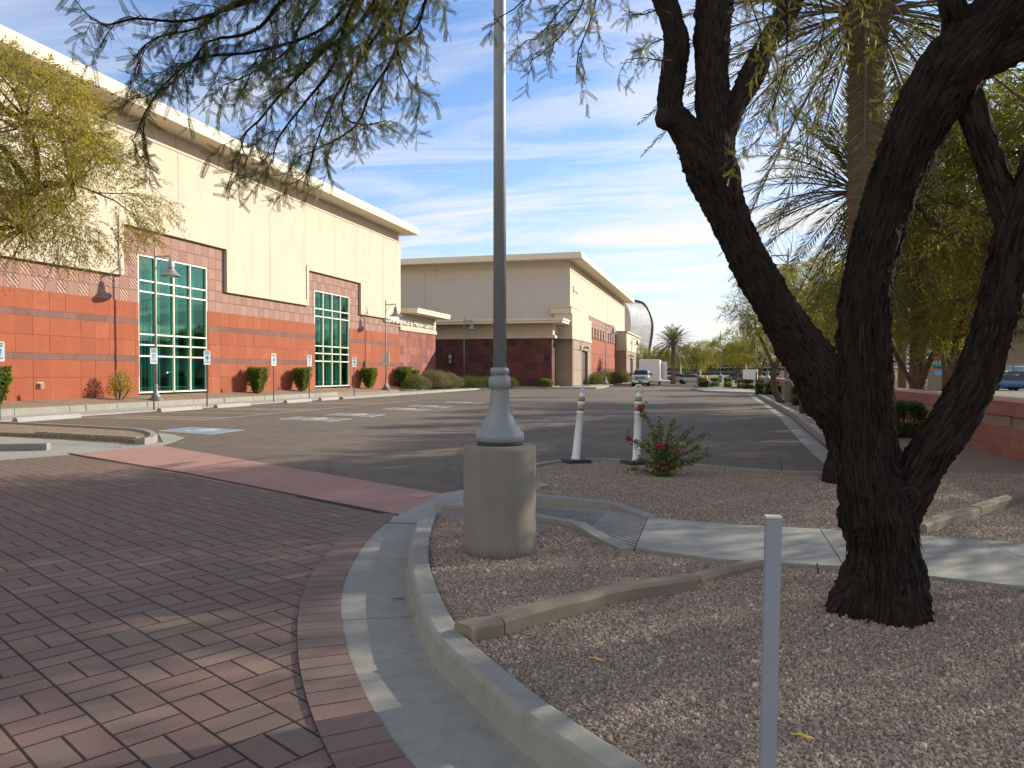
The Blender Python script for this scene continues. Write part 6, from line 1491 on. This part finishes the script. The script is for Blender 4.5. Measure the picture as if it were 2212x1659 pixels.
tl_ = D(2147, 768, 60); ts = thing('traffic_light', 'dark traffic signal on a mast beyond the road at the right', 'traffic light', (tl_.x, tl_.y, 0))
mb = MB(); mb.tube([(0, 0, 0), (0, 0, 6)], .1, 8); mb.tube([(0, 0, 3.3), (2, .5, 3.1)], .05, 6); mb.build('mast', 'fixture', ts)
mb = MB()
for k in range(3): mb.box((-.3, -.1, 2.5+k*.34), (.36, .3, .3))
mb.build('signal_head', 'fixture', ts)
gb = D(1960, 770, 118); gl = thing('glass_building', 'pale blue glass fronted building across the street', 'building', (gb.x+6, gb.y, 0), R(-25))
mb = MB(); mb.bb((-17, 0, 0), (26, 20, 7.6)); mb.bb((-2, -1, 0), (8, 0, 9)); mb.build('glass_facade', 'blue_glass', gl); mb = MB()
for x in np.arange(-17, 26.1, 2.2): mb.bb((x-.06, -.1, 0), (x+.06, -.01, 7.6))
for z in (2.5, 5): mb.bb((-17, -.08, z-.08), (26, -.01, z+.08))
mb.build('mullions', 'sign_white', gl); mb = MB(); mb.bb((-.5, -1.3, 5.2), (6, -1.0, 7.6)); mb.build('sign_band', 'sign_red', gl)
text('VM', 1.9, 'lettering', 'sign_white', gl, Matrix.Translation((2.3, -1.35, 3.4)) @ FY, .05, .05)
fb = D(1935, 805, 95); ff = thing('banner_fence', 'pale pink fence with yellow lettered banner across the street', 'fence', (fb.x, fb.y, 0), R(-20))
mb = MB(); mb.bb((-14, 0, 0), (12, .2, 1.9)); mb.build('panel', 'pink_stucco', ff); mb = MB(); mb.bb((-2.8, -.1, .5), (3, -.0, 1.9)); mb.build('banner', 'banner_y', ff)
text('FREE SPACE', .7, 'lettering', 'sign_white', ff, Matrix.Translation((0, -.12, 1.2)) @ FY, .01, .02, 1, 5)
bc = thing('utility_cabinet', 'pale green utility cabinet on the far island', 'cabinet', (*G(1620.5, 835.5, .1), .1), R(-5)); mb = MB(); mb.bb((-.75, -.4, 0), (.75, .4, 1.9)); mb.build('housing', 'cornice', bc); mb = MB(); mb.bb((-.7, -.42, .1), (-.02, -.4, 1.75)); mb.bb((.02, -.42, .1), (.7, -.4, 1.75)); mb.build('door', 'sign_white', bc)
bl_ = thing('yellow_bollard', 'small yellow bollard behind the far island hedge', 'bollard', (*G(1525, 829, .0), 0)); mb = MB(); mb.lathe([(.25, 0), (.25, 1.1), (.15, 1.25)], 12); mb.build('post', 'yellow', bl_); mb = MB(); mb.lathe([(.26, .7), (.26, .85)], 12); mb.build('band', 'sign_white', bl_)
cp = thing('small_sign_post', 'short pale marker post on the cross island', 'post', (*G(1633.5, 847, .1), .1)); mb = MB(); mb.bb((-.05, -.03, 0), (.05, .03, 1.6)); mb.build('post', 'galv', cp)
# end of the lot: rail fence, slim light poles, tree belt, embankment
fe = thing('rail_fence', 'long blue grey rail fence in front of the dark tree belt', 'fence', (-30, 190, 0)); mb = MB()
for x in range(0, 90, 3): mb.bb((x-.06, 0, 0), (x+.06, .12, 3.0))
mb.build('posts', 'galv', fe); mb = MB()
for z in (.8, 1.8, 2.9): mb.bb((0, .12, z-.08), (90, .16, z+.08))
mb.build('rails', 'blue_glass', fe)
lw = thing('low_white_wall', 'low pale wall along the far cross street', 'wall', (-60, 174, 0)); mb = MB(); mb.bb((0, 0, 0), (70, .4, .95)); mb.build('masonry', 'cornice', lw); mb = MB(); mb.bb((0, -.05, .95), (70, .45, 1.05)); mb.build('coping', 'letter', lw)
for (u, dep, h, lb) in ((1470.5, 150, 9, 'slim white light pole left in the gap under the mesquites'), (1513, 165, 7.5, 'slim far light pole in the middle of the gap'), (1612, 150, 8, 'slim light pole behind the island mesquite')):
    p = D(u, 805, dep); t = thing('light_pole', lb, 'light pole', (p.x, p.y, 0), 0, 'slim far light poles'); mb = MB(); mb.tube([(0, 0, 0), (0, 0, h)], [.16, .1], 8); mb.build('pole', 'letter', t); mb = MB(); mb.bb((-1.2, -.15, h-.1), (.1, .15, h)); mb.build('light_head', 'fixture', t)
rs3 = np.random.RandomState(77); n = 26000
Px = rs3.uniform(-75, 60, n); Py = rs3.uniform(200, 214, n); hh = 5.2+2.6*np.array([noise.noise(Vector((x*.12, 3, 1))) for x in Px])+1.2*np.array([noise.noise(Vector((x*.5, 7, 1))) for x in Px]); Pz = hh*rs3.random(n)**.6
q = leaf_quads(np.stack([Px, Py, Pz], 1), unit(rs3.normal(size=(n, 3))), rs3.uniform(.5, 1.0, n), rs3.uniform(.35, .6, n), rs3); tb = quads('tree_belt', q, rs3.random(n)*.7, 'leaf_dark', None); tag(tb, 'dark distant belt of trees', None, None, 'stuff')
struct((lambda m: (m.prism([(-300, 600), (-180, 640), (0, 660), (200, 640), (520, 560), (520, 900), (-300, 900)], -1, lambda x, y: max(.5, 16+14*noise.noise(Vector((x*.008, y*.01, 0))))), m)[1])(MB()), 'hills', 'mountain')
# fallen leaves and twigs on the ground
def litter(name, label, pts, L, W, mat, seed):
    rs_ = np.random.RandomState(seed); P = np.array(pts); n = len(P); d = unit(np.concatenate([rs_.normal(size=(n, 2)), np.zeros((n, 1))+.05], 1)); s = unit(np.cross(d, [0, 0, 1.]))
    q = np.stack([P, P+d*L*.5+s*W*.5+[0, 0, .004], P+d*L, P+d*L*.5-s*W*.5+[0, 0, .003]], 1); o = quads(name, q, rs_.random(n), mat, None); return tag(o, label, None, None, 'stuff')
rg = random.Random(8); L_ = []; T_ = []
for _ in range(260): T_.append((rg.uniform(-1.2, 4), rg.uniform(2.2, 5.8), .13))
litter('dry_twigs', 'dry twigs and pods scattered on the near gravel', [p for p in T_ if p[0] > np.interp(p[1], [1.2, 2.15, 3.68, 4.97, 6.78], [2.4, .9, -.8, -1.5, -2.2])], .05, .006, 'bark_far', 6)
for _ in range(2200):
    x, y = rg.uniform(-7, 4), rg.uniform(2, 13); z = .014
    inb = x > np.interp(y, [1.2, 2.15, 3.68, 4.97, 6.78, 7.6], [2.3, .7, -1.0, -1.8, -2.5, -2.7])
    if inb: z = .126
    L_.append((x, y, z))
litter('leaf_litter', 'tiny fallen mesquite leaflets and bits scattered on ground', L_, .022, .006, 'leaf_yellow', 3)
for (u, v, lb) in ((1290, 1425, 'yellow curled seed pod on the gravel below the edging'), (1735, 1592, 'yellow seed pod lying in the gravel right of the marker post')):
    p = G(u, v, .13); mb = MB(); mb.tube([(-.045, 0, .004), (-.02, .01, .01), (.02, -.004, .01), (.045, .006, .004)], [.002, .006, .006, .002], 6); o = mb.build('seed_pod', 'banner_y'); o.location = (p[0], p[1], .125); o.rotation_euler = (0, 0, -.3); tag(o, lb, 'seed pod', 'fallen seed pods')
p = G(862, 1297, .0); mb = MB(); mb.tube([(-.06, 0, .006), (0, .01, .012), (.05, -.01, .008)], .003, 5); mb.tube([(0, .01, .012), (.03, .04, .02)], .002, 4); o = mb.build('fallen_twig', 'bark_far'); o.location = (p[0], p[1], .0); tag(o, 'dry twig lying in the gutter beside the curved kerb', 'twig')
